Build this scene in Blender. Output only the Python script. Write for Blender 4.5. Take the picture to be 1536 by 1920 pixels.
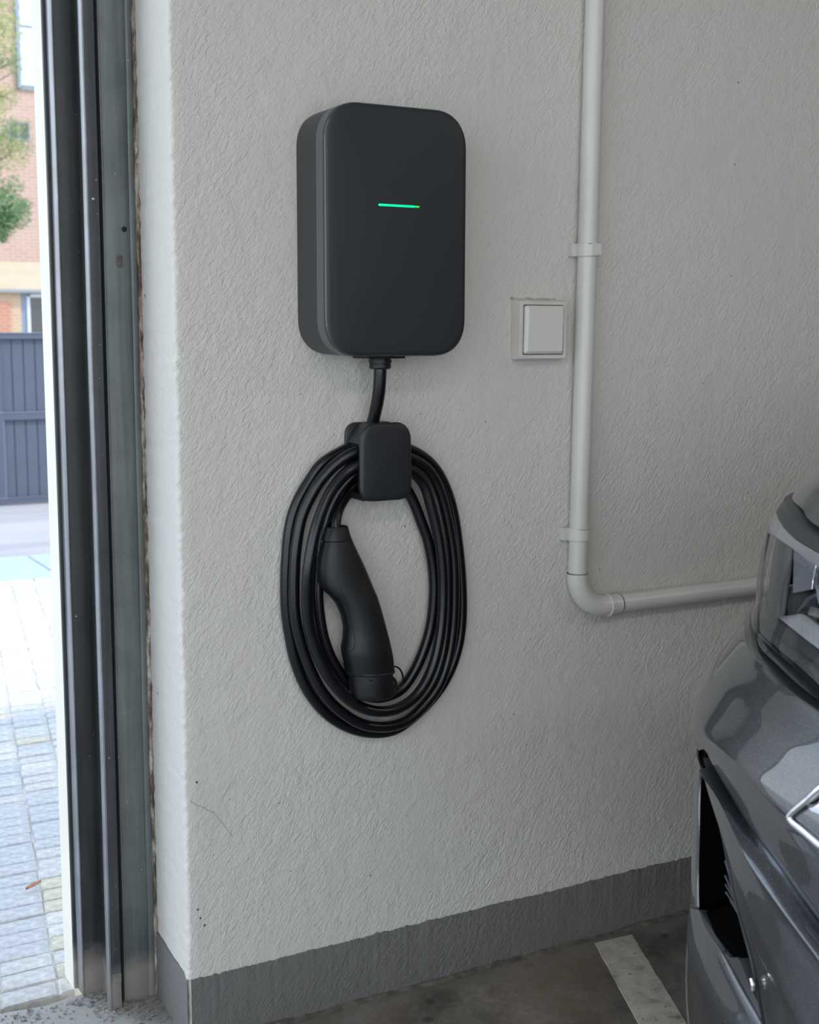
import bpy, bmesh, math, random
import numpy as np
from mathutils import Vector, Matrix, noise

for o in list(bpy.data.objects): bpy.data.objects.remove(o)
SC = bpy.context.scene
COL = SC.collection
random.seed(7)

# ------------------------------------------------------------------ camera
F = 2480.0
PITCH, YAW, ROLL = math.radians(7.81), math.radians(60.68), math.radians(0.148)
CAM = np.array([-0.7072, -2.0013, 1.2])
f0 = np.array([math.cos(YAW), math.sin(YAW), 0]); r0 = np.array([math.sin(YAW), -math.cos(YAW), 0]); u0 = np.array([0, 0, 1.0])
fw = f0*math.cos(PITCH) - u0*math.sin(PITCH); up = u0*math.cos(PITCH) + f0*math.sin(PITCH)
rt = r0*math.cos(ROLL) + up*math.sin(ROLL); dn = -(up*math.cos(ROLL) - r0*math.sin(ROLL))
M3 = np.array([rt, dn, fw])
cd = bpy.data.cameras.new('camera'); cam = bpy.data.objects.new('camera', cd); COL.objects.link(cam)
cd.sensor_fit = 'HORIZONTAL'; cd.sensor_width = 36; cd.lens = F/1536*36; cd.clip_start = 0.05; cd.clip_end = 300
mw = Matrix.Identity(4)
for i in range(3):
    mw[i][0] = rt[i]; mw[i][1] = -dn[i]; mw[i][2] = -fw[i]; mw[i][3] = CAM[i]
cam.matrix_world = mw
cd.dof.use_dof = True; cd.dof.focus_distance = 2.15; cd.dof.aperture_fstop = 10
SC.camera = cam

# ------------------------------------------------------------------ world, sun, added fill lights, exposure
W = bpy.data.worlds.new('world'); SC.world = W; W.use_nodes = True
wn = W.node_tree.nodes; wl = W.node_tree.links
bg = wn['Background']
tc = wn.new('ShaderNodeTexCoord'); sx = wn.new('ShaderNodeSeparateXYZ'); wr = wn.new('ShaderNodeValToRGB')
wl.new(tc.outputs['Generated'], sx.inputs[0]); wl.new(sx.outputs['Z'], wr.inputs[0]); wl.new(wr.outputs[0], bg.inputs[0])
wr.color_ramp.elements[0].position = 0.0; wr.color_ramp.elements[0].color = (0.90, 0.945, 1.0, 1)
wr.color_ramp.elements[1].position = 0.7; wr.color_ramp.elements[1].color = (0.58, 0.76, 1.0, 1)
bg.inputs[1].default_value = 1.55
sd = bpy.data.lights.new('sun', 'SUN'); sd.energy = 1.9; sd.angle = math.radians(3); sd.color = (1.0, 0.93, 0.82)
sun = bpy.data.objects.new('sun', sd); COL.objects.link(sun)
sdir = Vector((0.50, -0.42, 0.76)).normalized()      # towards the sun
sun.rotation_euler = sdir.to_track_quat('Z', 'Y').to_euler()
def area(name, loc, rot, size, energy, color):
    d = bpy.data.lights.new(name, 'AREA'); d.shape = 'RECTANGLE'; d.size, d.size_y = size; d.energy = energy; d.color = color
    o = bpy.data.objects.new(name, d); COL.objects.link(o); o.location = loc; o.rotation_euler = rot; return o
area('garage_fill_light', (-0.8, -2.6, 2.66), (0, 0, 0), (1.3, 0.2), 10, (1.0, 0.96, 0.90))  # two unseen area lights added to fill the garage interior
area('garage_fill_light', (3.2, -2.6, 2.66), (0, 0, 0), (1.3, 0.2), 10, (1.0, 0.96, 0.90))
SC.view_settings.view_transform = 'Standard'; SC.view_settings.look = 'None'
SC.view_settings.exposure = 0.73; SC.view_settings.gamma = 1.0; SC.view_settings.use_curve_mapping = False

# ------------------------------------------------------------------ helpers
def ray(px, py): return M3.T @ np.array([(px-768)/F, (py-960)/F, 1.0])
def at(px, py, y):                 # point of the upright plane y = const seen at a pixel
    r = ray(px, py); return CAM + r*((y-CAM[1])/r[1])
def gr(px, py, z=0.0):             # point of the level plane z
    r = ray(px, py); return CAM + r*((z-CAM[2])/r[2])

def tag(o, label=None, cat=None, group=None, kind=None):
    if label: o['label'] = label
    if cat: o['category'] = cat
    if group: o['group'] = group
    if kind: o['kind'] = kind
    return o
def empty(name, loc=(0, 0, 0)):
    o = bpy.data.objects.new(name, None); COL.objects.link(o); o.location = loc; o.empty_display_size = 0.05; return o
def obj(name, verts, faces, mat, parent=None, smooth=False, angle=None):
    me = bpy.data.meshes.new(name); me.from_pydata([tuple(map(float, v)) for v in verts], [], [tuple(f) for f in faces])
    bm = bmesh.new(); bm.from_mesh(me); bmesh.ops.recalc_face_normals(bm, faces=bm.faces)
    if smooth:
        for f in bm.faces: f.smooth = True
        a = math.radians(angle or 35)
        for e in bm.edges:
            if len(e.link_faces) == 2 and e.calc_face_angle(0) > a: e.smooth = False
    bm.to_mesh(me); bm.free()
    return link(name, me, mat, parent)
def link(name, me, mat, parent=None):
    o = bpy.data.objects.new(name, me); COL.objects.link(o)
    if mat and not me.materials: me.materials.append(mat)
    if parent:
        o.parent = parent
        p = parent; off = Vector((0, 0, 0))
        while p: off += p.location; p = p.parent
        if off.length: me.transform(Matrix.Translation(-off))
    return o
class MB:
    def __init__(s): s.v = []; s.f = []
    def add(s, v, f):
        n = len(s.v); s.v += [tuple(map(float, p)) for p in v]; s.f += [tuple(i+n for i in q) for q in f]; return s
    def box(s, x0, x1, y0, y1, z0, z1):
        v = [(x, y, z) for x in (x0, x1) for y in (y0, y1) for z in (z0, z1)]
        return s.add(v, [(0, 1, 3, 2), (4, 6, 7, 5), (0, 4, 5, 1), (2, 3, 7, 6), (0, 2, 6, 4), (1, 5, 7, 3)])
    def bbox(s, x0, x1, y0, y1, z0, z1, b):      # box with chamfered edges
        bm = bmesh.new(); bmesh.ops.create_cube(bm, size=1)
        for v in bm.verts:
            v.co = Vector(((x0+x1)/2+v.co.x*(x1-x0), (y0+y1)/2+v.co.y*(y1-y0), (z0+z1)/2+v.co.z*(z1-z0)))
        bmesh.ops.bevel(bm, geom=list(bm.edges), offset=b, segments=2, profile=0.6, affect='EDGES')
        bm.verts.index_update()
        s.add([v.co[:] for v in bm.verts], [[v.index for v in f.verts] for f in bm.faces]); bm.free(); return s
    def build(s, name, mat, parent=None, smooth=False, angle=None): return obj(name, s.v, s.f, mat, parent, smooth, angle)
def catmull(P, n=8):
    P = [np.array(p, float) for p in P]; Q = [2*P[0]-P[1]] + P + [2*P[-1]-P[-2]]; out = []
    for i in range(1, len(Q)-2):
        a, b, c, d = Q[i-1:i+3]
        for k in range(n):
            t = k/n
            out.append(0.5*((2*b)+(c-a)*t+(2*a-5*b+4*c-d)*t*t+(3*b-a-3*c+d)*t**3))
    out.append(P[-1]); return out
def tube(P, rad, seg=14, cap=True):
    P = [Vector(tuple(p)) for p in P]; n = len(P)
    if not hasattr(rad, '__len__'): rad = [rad]*n
    T = [(P[min(i+1, n-1)]-P[max(i-1, 0)]).normalized() for i in range(n)]
    N = T[0].orthogonal().normalized(); v = []; f = []
    for i in range(n):
        N = (N - T[i]*N.dot(T[i])).normalized(); B = T[i].cross(N)
        for k in range(seg):
            a = 2*math.pi*k/seg; v.append(P[i] + (N*math.cos(a)+B*math.sin(a))*rad[i])
    for i in range(n-1):
        for k in range(seg):
            f.append((i*seg+k, i*seg+(k+1) % seg, (i+1)*seg+(k+1) % seg, (i+1)*seg+k))
    if cap: f.append(tuple(range(seg))[::-1]); f.append(tuple((n-1)*seg+k for k in range(seg)))
    return v, f
def rrect(w, h, r, k=10, n=2.3):
    """outline of a rounded rectangle centred on 0, superelliptic corners"""
    out = []
    for cx, cz, a0 in ((w/2-r, h/2-r, 0), (-w/2+r, h/2-r, 90), (-w/2+r, -h/2+r, 180), (w/2-r, -h/2+r, 270)):
        for i in range(k+1):
            a = math.radians(a0+90*i/k); c, s = math.cos(a), math.sin(a)
            out.append((cx+r*math.copysign(abs(c)**(2/n), c), cz+r*math.copysign(abs(s)**(2/n), s)))
    return out
def loft(cx, cz, rings, k=10, n=2.3, dome=0):
    """rings: (w, h, r, depth); plate hanging on the wall, depth = distance from the wall"""
    v = []; f = []; L = 4*(k+1)
    for (w, h, r, d) in rings: v += [(cx+x, -d, cz+z) for x, z in rrect(w, h, r, k, n)]
    for i in range(len(rings)-1):
        for j in range(L): f.append((i*L+j, i*L+(j+1) % L, (i+1)*L+(j+1) % L, (i+1)*L+j))
    f.append(tuple(range(L))[::-1])
    w, h, r, d = rings[-1]; base = (len(rings)-1)*L
    if dome:
        prev = base
        for s in (0.9, 0.7, 0.45, 0.2):
            b = len(v); v += [(cx+x*s, -(d+dome*(1-s*s)), cz+z*s) for x, z in rrect(w, h, r, k, n)]
            for j in range(L): f.append((prev+j, prev+(j+1) % L, b+(j+1) % L, b+j))
            prev = b
        v.append((cx, -(d+dome), cz)); c = len(v)-1
        for j in range(L): f.append((prev+j, prev+(j+1) % L, c))
    else: f.append(tuple(base+j for j in range(L)))
    return v, f

# ------------------------------------------------------------------ materials
def mat(name, col, rough=0.6, metal=0.0, coat=0.0, spec=0.5, noise_amt=0.0, nscale=20, bump=0.0, bscale=200, stretch=(1, 1, 1), emit=None):
    m = bpy.data.materials.new(name); m.use_nodes = True; nt = m.node_tree; b = nt.nodes['Principled BSDF']
    b.inputs['Base Color'].default_value = (*col, 1); b.inputs['Roughness'].default_value = rough; b.inputs['Metallic'].default_value = metal
    b.inputs['Coat Weight'].default_value = coat; b.inputs['Coat Roughness'].default_value = 0.03; b.inputs['Specular IOR Level'].default_value = spec
    t = nt.nodes.new('ShaderNodeTexCoord'); mp = nt.nodes.new('ShaderNodeMapping'); nt.links.new(t.outputs['Object'], mp.inputs[0]); mp.inputs['Scale'].default_value = stretch
    if noise_amt:
        n = nt.nodes.new('ShaderNodeTexNoise'); n.inputs['Scale'].default_value = nscale; n.inputs['Detail'].default_value = 6; nt.links.new(mp.outputs[0], n.inputs[0])
        r = nt.nodes.new('ShaderNodeValToRGB'); r.color_ramp.elements[0].position = 0.3; r.color_ramp.elements[1].position = 0.72
        r.color_ramp.elements[0].color = (*[c*(1-noise_amt) for c in col], 1); r.color_ramp.elements[1].color = (*[min(1, c*(1+noise_amt)) for c in col], 1)
        nt.links.new(n.outputs[0], r.inputs[0]); nt.links.new(r.outputs[0], b.inputs['Base Color'])
    if bump:
        n2 = nt.nodes.new('ShaderNodeTexNoise'); n2.inputs['Scale'].default_value = bscale; n2.inputs['Detail'].default_value = 4; nt.links.new(mp.outputs[0], n2.inputs[0])
        bp = nt.nodes.new('ShaderNodeBump'); bp.inputs['Strength'].default_value = bump; bp.inputs['Distance'].default_value = 0.002
        nt.links.new(n2.outputs[0], bp.inputs['Height']); nt.links.new(bp.outputs[0], b.inputs['Normal'])
    if emit: b.inputs['Emission Color'].default_value = (*emit[0], 1); b.inputs['Emission Strength'].default_value = emit[1]
    return m
def N(nt, t, **kw):
    n = nt.nodes.new(t)
    for k, v in kw.items():
        if k in n.inputs: n.inputs[k].default_value = v
        else: setattr(n, k, v)
    return n
def ramp(nt, src, stops):
    r = nt.nodes.new('ShaderNodeValToRGB'); e = r.color_ramp.elements
    while len(e) < len(stops): e.new(0.5)
    for i, (p, c) in enumerate(stops): e[i].position = p; e[i].color = (*c, 1) if len(c) == 3 else c
    nt.links.new(src, r.inputs[0]); return r.outputs[0]
def mixc(nt, fac, a, b, mode='MIX'):
    m = nt.nodes.new('ShaderNodeMix'); m.data_type = 'RGBA'; m.blend_type = mode
    for s, i in ((fac, 0), (a, 6), (b, 7)):
        if isinstance(s, (int, float)): m.inputs[i].default_value = s
        elif isinstance(s, tuple): m.inputs[i].default_value = (*s, 1)
        else: nt.links.new(s, m.inputs[i])
    return m.outputs[2]

def stucco(name, base, strength=0.55, spots=True, warm=(1, 1, 1)):
    """painted render: comma-shaped trowel marks, lumps, fine grain, small dark pits"""
    m = bpy.data.materials.new(name); m.use_nodes = True; nt = m.node_tree; L = nt.links; b = nt.nodes['Principled BSDF']
    b.inputs['Roughness'].default_value = 0.75; b.inputs['Specular IOR Level'].default_value = 0.35
    t = N(nt, 'ShaderNodeTexCoord'); mp = N(nt, 'ShaderNodeMapping'); L.new(t.outputs['Object'], mp.inputs[0])
    mp.inputs['Rotation'].default_value = (0, math.radians(-35), 0)
    m2 = N(nt, 'ShaderNodeMapping'); L.new(mp.outputs[0], m2.inputs[0]); m2.inputs['Scale'].default_value = (1.0, 1.0, 0.42); mp = m2
    n1 = N(nt, 'ShaderNodeTexNoise', Scale=165.0, Detail=2.5, Roughness=0.55, Distortion=0.8); L.new(mp.outputs[0], n1.inputs[0])
    n2 = N(nt, 'ShaderNodeTexNoise', Scale=22.0, Detail=3.0, Roughness=0.5, Distortion=0.4); L.new(t.outputs['Object'], n2.inputs[0])
    n3 = N(nt, 'ShaderNodeTexNoise', Scale=420.0, Detail=2.0); L.new(t.outputs['Object'], n3.inputs[0])
    n4 = N(nt, 'ShaderNodeTexNoise', Scale=3.0, Detail=4.0); L.new(t.outputs['Object'], n4.inputs[0])
    h1 = ramp(nt, n1.outputs[0], [(0.36, (0, 0, 0)), (0.68, (1, 1, 1))])
    amp = ramp(nt, n4.outputs[0], [(0.35, (0.35,)*3), (0.65, (1, 1, 1))])
    a = N(nt, 'ShaderNodeMath', operation='MULTIPLY'); L.new(h1, a.inputs[0]); L.new(amp, a.inputs[1])
    s1 = N(nt, 'ShaderNodeMath', operation='MULTIPLY_ADD'); L.new(n2.outputs[0], s1.inputs[0]); s1.inputs[1].default_value = 3.0; L.new(a.outputs[0], s1.inputs[2])
    s2 = N(nt, 'ShaderNodeMath', operation='MULTIPLY_ADD'); L.new(n3.outputs[0], s2.inputs[0]); s2.inputs[1].default_value = 0.45; L.new(s1.outputs[0], s2.inputs[2])
    bp = N(nt, 'ShaderNodeBump', Strength=strength, Distance=0.0016); L.new(s2.outputs[0], bp.inputs['Height']); L.new(bp.outputs[0], b.inputs['Normal'])
    c = ramp(nt, n4.outputs[0], [(0.3, tuple(x*0.93 for x in base)), (0.7, base)])
    if spots:
        v = N(nt, 'ShaderNodeTexNoise', Scale=60.0, Detail=2.0, Roughness=0.4); L.new(t.outputs['Object'], v.inputs[0])
        k = ramp(nt, v.outputs[0], [(0.775, (0, 0, 0)), (0.80, (1, 1, 1))])
        c = mixc(nt, k, c, (0.10, 0.09, 0.08))
    L.new(c, b.inputs['Base Color'])
    return m

def steel(name, dark, light, rough=0.42, metal=0.35):
    """old painted or galvanised steel with vertical streaks, scratches and dirt at the foot"""
    m = bpy.data.materials.new(name); m.use_nodes = True; nt = m.node_tree; L = nt.links; b = nt.nodes['Principled BSDF']
    b.inputs['Metallic'].default_value = metal
    t = N(nt, 'ShaderNodeTexCoord'); mp = N(nt, 'ShaderNodeMapping'); L.new(t.outputs['Object'], mp.inputs[0]); mp.inputs['Scale'].default_value = (1, 1, 0.035)
    n1 = N(nt, 'ShaderNodeTexNoise', Scale=90.0, Detail=5.0, Roughness=0.6); L.new(mp.outputs[0], n1.inputs[0])
    n2 = N(nt, 'ShaderNodeTexNoise', Scale=9.0, Detail=6.0, Roughness=0.65); L.new(t.outputs['Object'], n2.inputs[0])
    c = ramp(nt, n1.outputs[0], [(0.33, dark), (0.66, light)])
    c2 = ramp(nt, n2.outputs[0], [(0.35, (0.82, 0.82, 0.80)), (0.65, (1.1, 1.1, 1.1))])
    c = mixc(nt, 1.0, c, c2, 'MULTIPLY')
    n3 = N(nt, 'ShaderNodeTexNoise', Scale=130.0, Detail=2.0); L.new(t.outputs['Object'], n3.inputs[0])
    k = ramp(nt, n3.outputs[0], [(0.765, (0, 0, 0)), (0.78, (1, 1, 1))])
    c = mixc(nt, k, c, (0.55, 0.53, 0.50))
    s = N(nt, 'ShaderNodeSeparateXYZ'); L.new(t.outputs['Object'], s.inputs[0])
    dz = N(nt, 'ShaderNodeMath', operation='MULTIPLY_ADD'); L.new(n2.outputs[0], dz.inputs[0]); dz.inputs[1].default_value = -0.10; L.new(s.outputs['Z'], dz.inputs[2])
    k2 = ramp(nt, dz.outputs[0], [(0.0, (0.8,)*3), (0.045, (0, 0, 0))])
    c = mixc(nt, k2, c, (0.34, 0.31, 0.28))
    L.new(c, b.inputs['Base Color'])
    L.new(ramp(nt, n1.outputs[0], [(0.3, (rough-0.08,)*3), (0.7, (rough+0.12,)*3)]), b.inputs['Roughness'])
    bp = N(nt, 'ShaderNodeBump', Strength=0.12, Distance=0.001); L.new(n2.outputs[0], bp.inputs['Height']); L.new(bp.outputs[0], b.inputs['Normal'])
    return m

M_wall = stucco('grey_white_stucco', (0.625, 0.605, 0.558), 0.78)
M_cream = stucco('cream_render', (0.80, 0.76, 0.66), 0.25, False)
M_base = stucco('dark_grey_skirting_paint', (0.152, 0.149, 0.140), 0.9, False)
M_ceil = mat('ceiling_paint', (0.62, 0.61, 0.59), 0.9, noise_amt=0.05, nscale=3)
M_frameA = steel('grey_green_steel', (0.105, 0.120, 0.120), (0.155, 0.175, 0.172))
M_frameC = steel('dark_steel', (0.026, 0.030, 0.030), (0.044, 0.049, 0.049))
M_frameB = steel('blue_black_steel', (0.040, 0.043, 0.050), (0.070, 0.075, 0.084))
M_edge = steel('daylit_edge_steel', (0.20, 0.21, 0.235), (0.34, 0.35, 0.38), 0.34, 0.6)  # paler steel for faces that catch daylight; light put into the colour
M_void = mat('dark_gap', (0.01, 0.01, 0.01), 0.9)
M_black = mat('black_plastic', (0.006, 0.0065, 0.0075), 0.45, bump=0.15, bscale=900)
M_cable = mat('black_rubber', (0.0040, 0.0046, 0.0062), 0.27, bump=0.06, bscale=500)
M_plug = mat('black_grip_plastic', (0.006, 0.007, 0.008), 0.40, bump=0.2, bscale=1500)
M_hook = mat('hook_plastic', (0.014, 0.0155, 0.018), 0.40, bump=0.15, bscale=1200)
M_body = mat('charcoal_plastic', (0.026, 0.0275, 0.030), 0.42, bump=0.12, bscale=1500)
M_front = mat('charcoal_front_panel', (0.018, 0.0215, 0.024), 0.45, bump=0.06, bscale=1500)
M_band = mat('grey_band', (0.085, 0.092, 0.098), 0.38, bump=0.05, bscale=1500)
M_led = mat('green_led', (0.0, 0.6, 0.3), 0.3, emit=((0.0, 1.0, 0.33), 0.66))
M_led2 = mat('green_led_end', (0.0, 0.5, 0.1), 0.3, emit=((0.02, 0.75, 0.06), 0.6))
M_pvc = mat('grey_white_pvc', (0.60, 0.59, 0.55), 0.28, noise_amt=0.05, nscale=7)
M_switch = mat('switch_plastic', (0.66, 0.65, 0.60), 0.32, noise_amt=0.03, nscale=12)
M_switchF = mat('aged_switch_plastic', (0.62, 0.60, 0.545), 0.36, noise_amt=0.07, nscale=14)
M_seam = mat('dark_seam', (0.05, 0.05, 0.045), 0.8)

# ------------------------------------------------------------------ setting: floor
def floor_mat():
    m = bpy.data.materials.new('stained_concrete'); m.use_nodes = True; nt = m.node_tree; L = nt.links; b = nt.nodes['Principled BSDF']
    t = N(nt, 'ShaderNodeTexCoord')
    n1 = N(nt, 'ShaderNodeTexNoise', Scale=5.0, Detail=9.0, Roughness=0.62, Distortion=0.5); L.new(t.outputs['Object'], n1.inputs[0])
    n2 = N(nt, 'ShaderNodeTexNoise', Scale=60.0, Detail=6.0, Roughness=0.7); L.new(t.outputs['Object'], n2.inputs[0])
    n3 = N(nt, 'ShaderNodeTexNoise', Scale=2.2, Detail=5.0); L.new(t.outputs['Object'], n3.inputs[0])
    c = ramp(nt, n1.outputs[0], [(0.28, (0.070, 0.060, 0.049)), (0.5, (0.130, 0.115, 0.096)), (0.72, (0.235, 0.215, 0.185))])
    n5 = N(nt, 'ShaderNodeTexNoise', Scale=17.0, Detail=8.0, Roughness=0.7, Distortion=0.8); L.new(t.outputs['Object'], n5.inputs[0])
    c = mixc(nt, 1.0, c, ramp(nt, n5.outputs[0], [(0.34, (0.62,)*3), (0.52, (1.0,)*3), (0.68, (1.35,)*3)]), 'MULTIPLY')
    c = mixc(nt, 0.7, c, ramp(nt, n2.outputs[0], [(0.3, (0.72,)*3), (0.7, (1.2,)*3)]), 'MULTIPLY')
    c = mixc(nt, ramp(nt, n3.outputs[0], [(0.52, (0, 0, 0)), (0.68, (0.45,)*3)]), c, (0.20, 0.13, 0.085))
    v = N(nt, 'ShaderNodeTexVoronoi', voronoi_dimensions='2D', Scale=7.5, Randomness=1.0); L.new(t.outputs['Object'], v.inputs[0])
    k = ramp(nt, v.outputs['Distance'], [(0.055, (0.9,)*3), (0.085, (0, 0, 0))])
    c = mixc(nt, k, c, (0.05, 0.047, 0.043))
    s = N(nt, 'ShaderNodeSeparateXYZ'); L.new(t.outputs['Object'], s.inputs[0])
    a = N(nt, 'ShaderNodeMath', operation='MULTIPLY_ADD'); L.new(n1.outputs[0], a.inputs[0]); a.inputs[1].default_value = 0.12; L.new(s.outputs['Y'], a.inputs[2])
    # cement washed up against the wall, then a pale gradient painted in towards the doorway
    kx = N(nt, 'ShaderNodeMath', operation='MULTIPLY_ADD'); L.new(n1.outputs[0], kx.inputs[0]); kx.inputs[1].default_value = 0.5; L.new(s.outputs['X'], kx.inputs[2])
    c = mixc(nt, ramp(nt, a.outputs[0], [(0.0, (0, 0, 0)), (0.03, (0.6,)*3)]), c, (0.19, 0.17, 0.145))
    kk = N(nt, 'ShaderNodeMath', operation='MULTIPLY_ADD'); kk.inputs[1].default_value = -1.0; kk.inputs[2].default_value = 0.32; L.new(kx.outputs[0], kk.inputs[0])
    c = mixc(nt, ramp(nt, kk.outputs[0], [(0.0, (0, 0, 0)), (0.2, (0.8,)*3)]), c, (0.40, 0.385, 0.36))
    L.new(c, b.inputs['Base Color'])
    L.new(ramp(nt, n1.outputs[0], [(0.3, (0.42,)*3), (0.7, (0.8,)*3)]), b.inputs['Roughness'])
    bp = N(nt, 'ShaderNodeBump', Strength=0.5, Distance=0.003); L.new(n2.outputs[0], bp.inputs['Height']); L.new(bp.outputs[0], b.inputs['Normal'])
    return m
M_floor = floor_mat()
THR = 0.275            # the floor slab ends here at the doorway
fm = MB()
xs = [-6.0] + [round(-1.2+0.02*i, 3) for i in range(55)] + [-0.105]
v = []; f = []
for i, x in enumerate(xs):
    j = 0.010*noise.noise((x*14, 3.1, 0)) + 0.005*noise.noise((x*60, 1, 0))
    v += [(x, 0.0, 0), (x, THR+j-0.012, 0), (x, THR+j, -0.006), (x, THR+j+0.003, -0.10)]
for i in range(len(xs)-1):
    for k in range(3): f.append((i*4+k, i*4+k+1, i*4+k+5, i*4+k+4))
fm.add(v, f)
fm.add([(-6, -6, 0), (8, -6, 0), (8, 0.0, 0), (-6, 0.0, 0), (-0.105, 0.0, 0), (8, 0.29, 0), (-0.105, 0.29, 0)], [(0, 1, 2, 3), (4, 2, 5, 6)])
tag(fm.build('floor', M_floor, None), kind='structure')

# ------------------------------------------------------------------ setting: front wall with its corner and return
def corner_jit(z):
    return 0.0016*noise.noise((0, 5, z*12)) + 0.0022*noise.noise((3, 1, z*85)) + 0.0020*noise.noise((3, 8, z*190))
nz = 560; ZT = 2.80
v = []; f = []
def ret_x(y): return -0.004 + 0.062*y
for i in range(nz+1):
    z = ZT*i/nz; j = corner_jit(z); jb = 0.0015*noise.noise((9, 2, z*60))
    row = [(ret_x(0.30), 0.30), (ret_x(0.2)+jb*1.5, 0.20), (ret_x(0.1)+jb*0.5, 0.10), (ret_x(0.03)+j*0.3, 0.03)]
    r = 0.006+0.8*j
    for a in (0, 18, 40, 65, 90):
        t = math.radians(a); row.append((-0.005+j+r*(1-math.cos(t)), 0.009-0.009*math.sin(t)-0.25*j*math.sin(t)))
    row += [(0.018+j, 0.0005*noise.noise((1, 4, z*50))), (0.05, 0), (0.4, 0), (7.0, 0)]
    C_ = len(row); v += [(x, y, z) for x, y in row]
for i in range(nz):
    for k in range(C_-1): f.append((i*C_+k, i*C_+k+1, (i+1)*C_+k+1, (i+1)*C_+k))
v += [(7, 0.3, 0), (7, 0.3, ZT)]; a, b_ = len(v)-2, len(v)-1
f += [(nz*C_, a+1, a, 0), (C_-1, nz*C_+C_-1, b_, a)]
tag(obj('wall_front', v, f, M_wall, None, True, 60), kind='structure')
wf = bpy.data.objects['wall_front']
def on_wall(pts): return [at(a, b, -0.0003) for a, b in pts]
obj('crack', *tube(catmull(on_wall([(356,1501),(366,1509),(377,1512),(389,1519),(401,1524),(410,1536),(420,1547),(429,1560),(437,1568)]), 4), [0.0002+0.0003*abs(math.sin(i*1.7)) for i in range(33)], 5), mat('hairline_crack', (0.30, 0.29, 0.27), 0.9), wf)
pm = MB()
for a, b, r in [(524,1506,.0011),(545,1633,.0010),(695,1642,.0011),(762,1530,.0009),(369,1467,.0018),(371,1705,.002),(376,1722,.0016),(590,1735,.0009),(1231,760,.0010),(1318,719,.0009),(1149,1014,.0008),(1208,1074,.0011),(1124,1068,.0011),(697,1046,.0008),(789,776,.0009),(1277,1598,.0009),(996,1702,.0009)]:
    c = at(a, b, -0.0002); pm.add([(c[0]+r*math.cos(t)*(1+0.3*math.sin(t*3)), c[1], c[2]+1.4*r*math.sin(t)) for t in [k*math.pi/4 for k in range(8)]], [tuple(range(8))])
pm.build('pits', M_seam, wf)['kind'] = 'stuff'
# outer skin of the wall: the pale reveal outside the steel frame
tag(MB().bbox(-0.1195, 7.0, 0.303, 0.372, -0.02, 3.3, 0.003).build('wall_outer', M_cream), kind='structure')
# ceiling, side wall, back wall (left side and behind left open to let in sky light)
tag(MB().box(-3.2, 7.0, -6.0, 0.36, ZT, ZT+0.25).build('ceiling', M_ceil), kind='structure')
tag(MB().box(7.0, 7.2, -6.0, 0.3, 0, ZT).build('wall_right', M_wall), kind='structure')
tag(MB().box(1.0, 7.2, -6.2, -6.0, 0, ZT).build('wall_back', M_wall), kind='structure')

# ------------------------------------------------------------------ skirting paint band
def skirting(name, path, top, thick=0.0025):
    """path: list of (x, y) on the wall; normal to the left; painted band with a wobbly upper edge"""
    v = []; f = []; n = len(path)
    for i, (x, y) in enumerate(path):
        p = Vector((x, y)); d = (Vector(path[min(i+1, n-1)])-Vector(path[max(i-1, 0)])).normalized(); nn = Vector((d.y, -d.x))
        s = (x-y)*1.0
        t = top + 0.0028*noise.noise((s*9, 0.3, 1)) + 0.0020*noise.noise((s*38, 2, 1)) + 0.0022*noise.noise((s*110, 5, 1))+ 0.0012*noise.noise((s*320, 6, 1))
        q = p + nn*thick
        v += [(q.x, q.y, 0), (q.x, q.y, t-0.002), (p.x+nn.x*0.0004, p.y+nn.y*0.0004, t)]
    for i in range(n-1):
        for k in range(2): f.append((i*3+k, i*3+k+1, i*3+k+4, i*3+k+3))
    return tag(obj(name, v, f, M_base, None, True, 60), kind='structure')
skirting('baseboard_front', [(-0.002+0.0022*i, -0.0006) for i in range(1400)], 0.121)
skirting('baseboard_return', [(ret_x(0.235-0.005*i)-0.0012, 0.235-0.005*i) for i in range(47)] + [(-0.0058, -0.0015)], 0.121)
# cement fillet along the foot of the wall
v = []; f = []; n = 700
for i in range(n):
    x = 0.0+0.01*i; w = 0.012+0.008*noise.noise((x*7, 1, 1))+0.006*noise.noise((x*40, 1, 1)); h = 0.007+0.005*noise.noise((x*11, 4, 1))+0.003*noise.noise((x*50, 4, 1))
    v += [(x, 0.0, h), (x, -0.35*w-0.003, h*0.75), (x, -w, 0.0005)]
for i in range(n-1):
    for k in range(2): f.append((i*3+k, i*3+k+1, i*3+k+4, i*3+k+3))
M_fillet = mat('old_cement', (0.105, 0.092, 0.075), 0.9, noise_amt=0.5, nscale=45, bump=0.8, bscale=160)
tag(obj('trim_1', v, f, M_fillet, None, True, 60), kind='structure')

# ------------------------------------------------------------------ steel door frame in the opening
door = tag(empty('door_1', (-0.06, 0.25, 0)), kind='structure')
ZF = 2.80
def wobbly_box(x0, x1, y0, y1, z0, z1, amp=0.0008, seed=0, b=0.0015, cut=None):
    """upright steel section, slightly dented; cut = list of chamfer at front edges"""
    prof = [(x0, y1), (x0, y0+b), (x0+b*0.3, y0+b*0.3), (x0+b, y0), (x1-b, y0), (x1-b*0.3, y0+b*0.3), (x1, y0+b), (x1, y1)]
    v = []; f = []; n = 90
    for i in range(n+1):
        z = z0+(z1-z0)*i/n
        dx = amp*noise.noise((seed, 1, z*3.1)); dy = amp*noise.noise((seed, 7, z*4.3))
        v += [(x+dx, y+dy, z) for x, y in prof]
    k = len(prof)
    for i in range(n):
        for j in range(k): f.append((i*k+j, i*k+(j+1) % k, (i+1)*k+(j+1) % k, (i+1)*k+j))
    f.append(tuple(range(k))[::-1]); f.append(tuple(n*k+j for j in range(k)))
    return v, f
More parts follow.
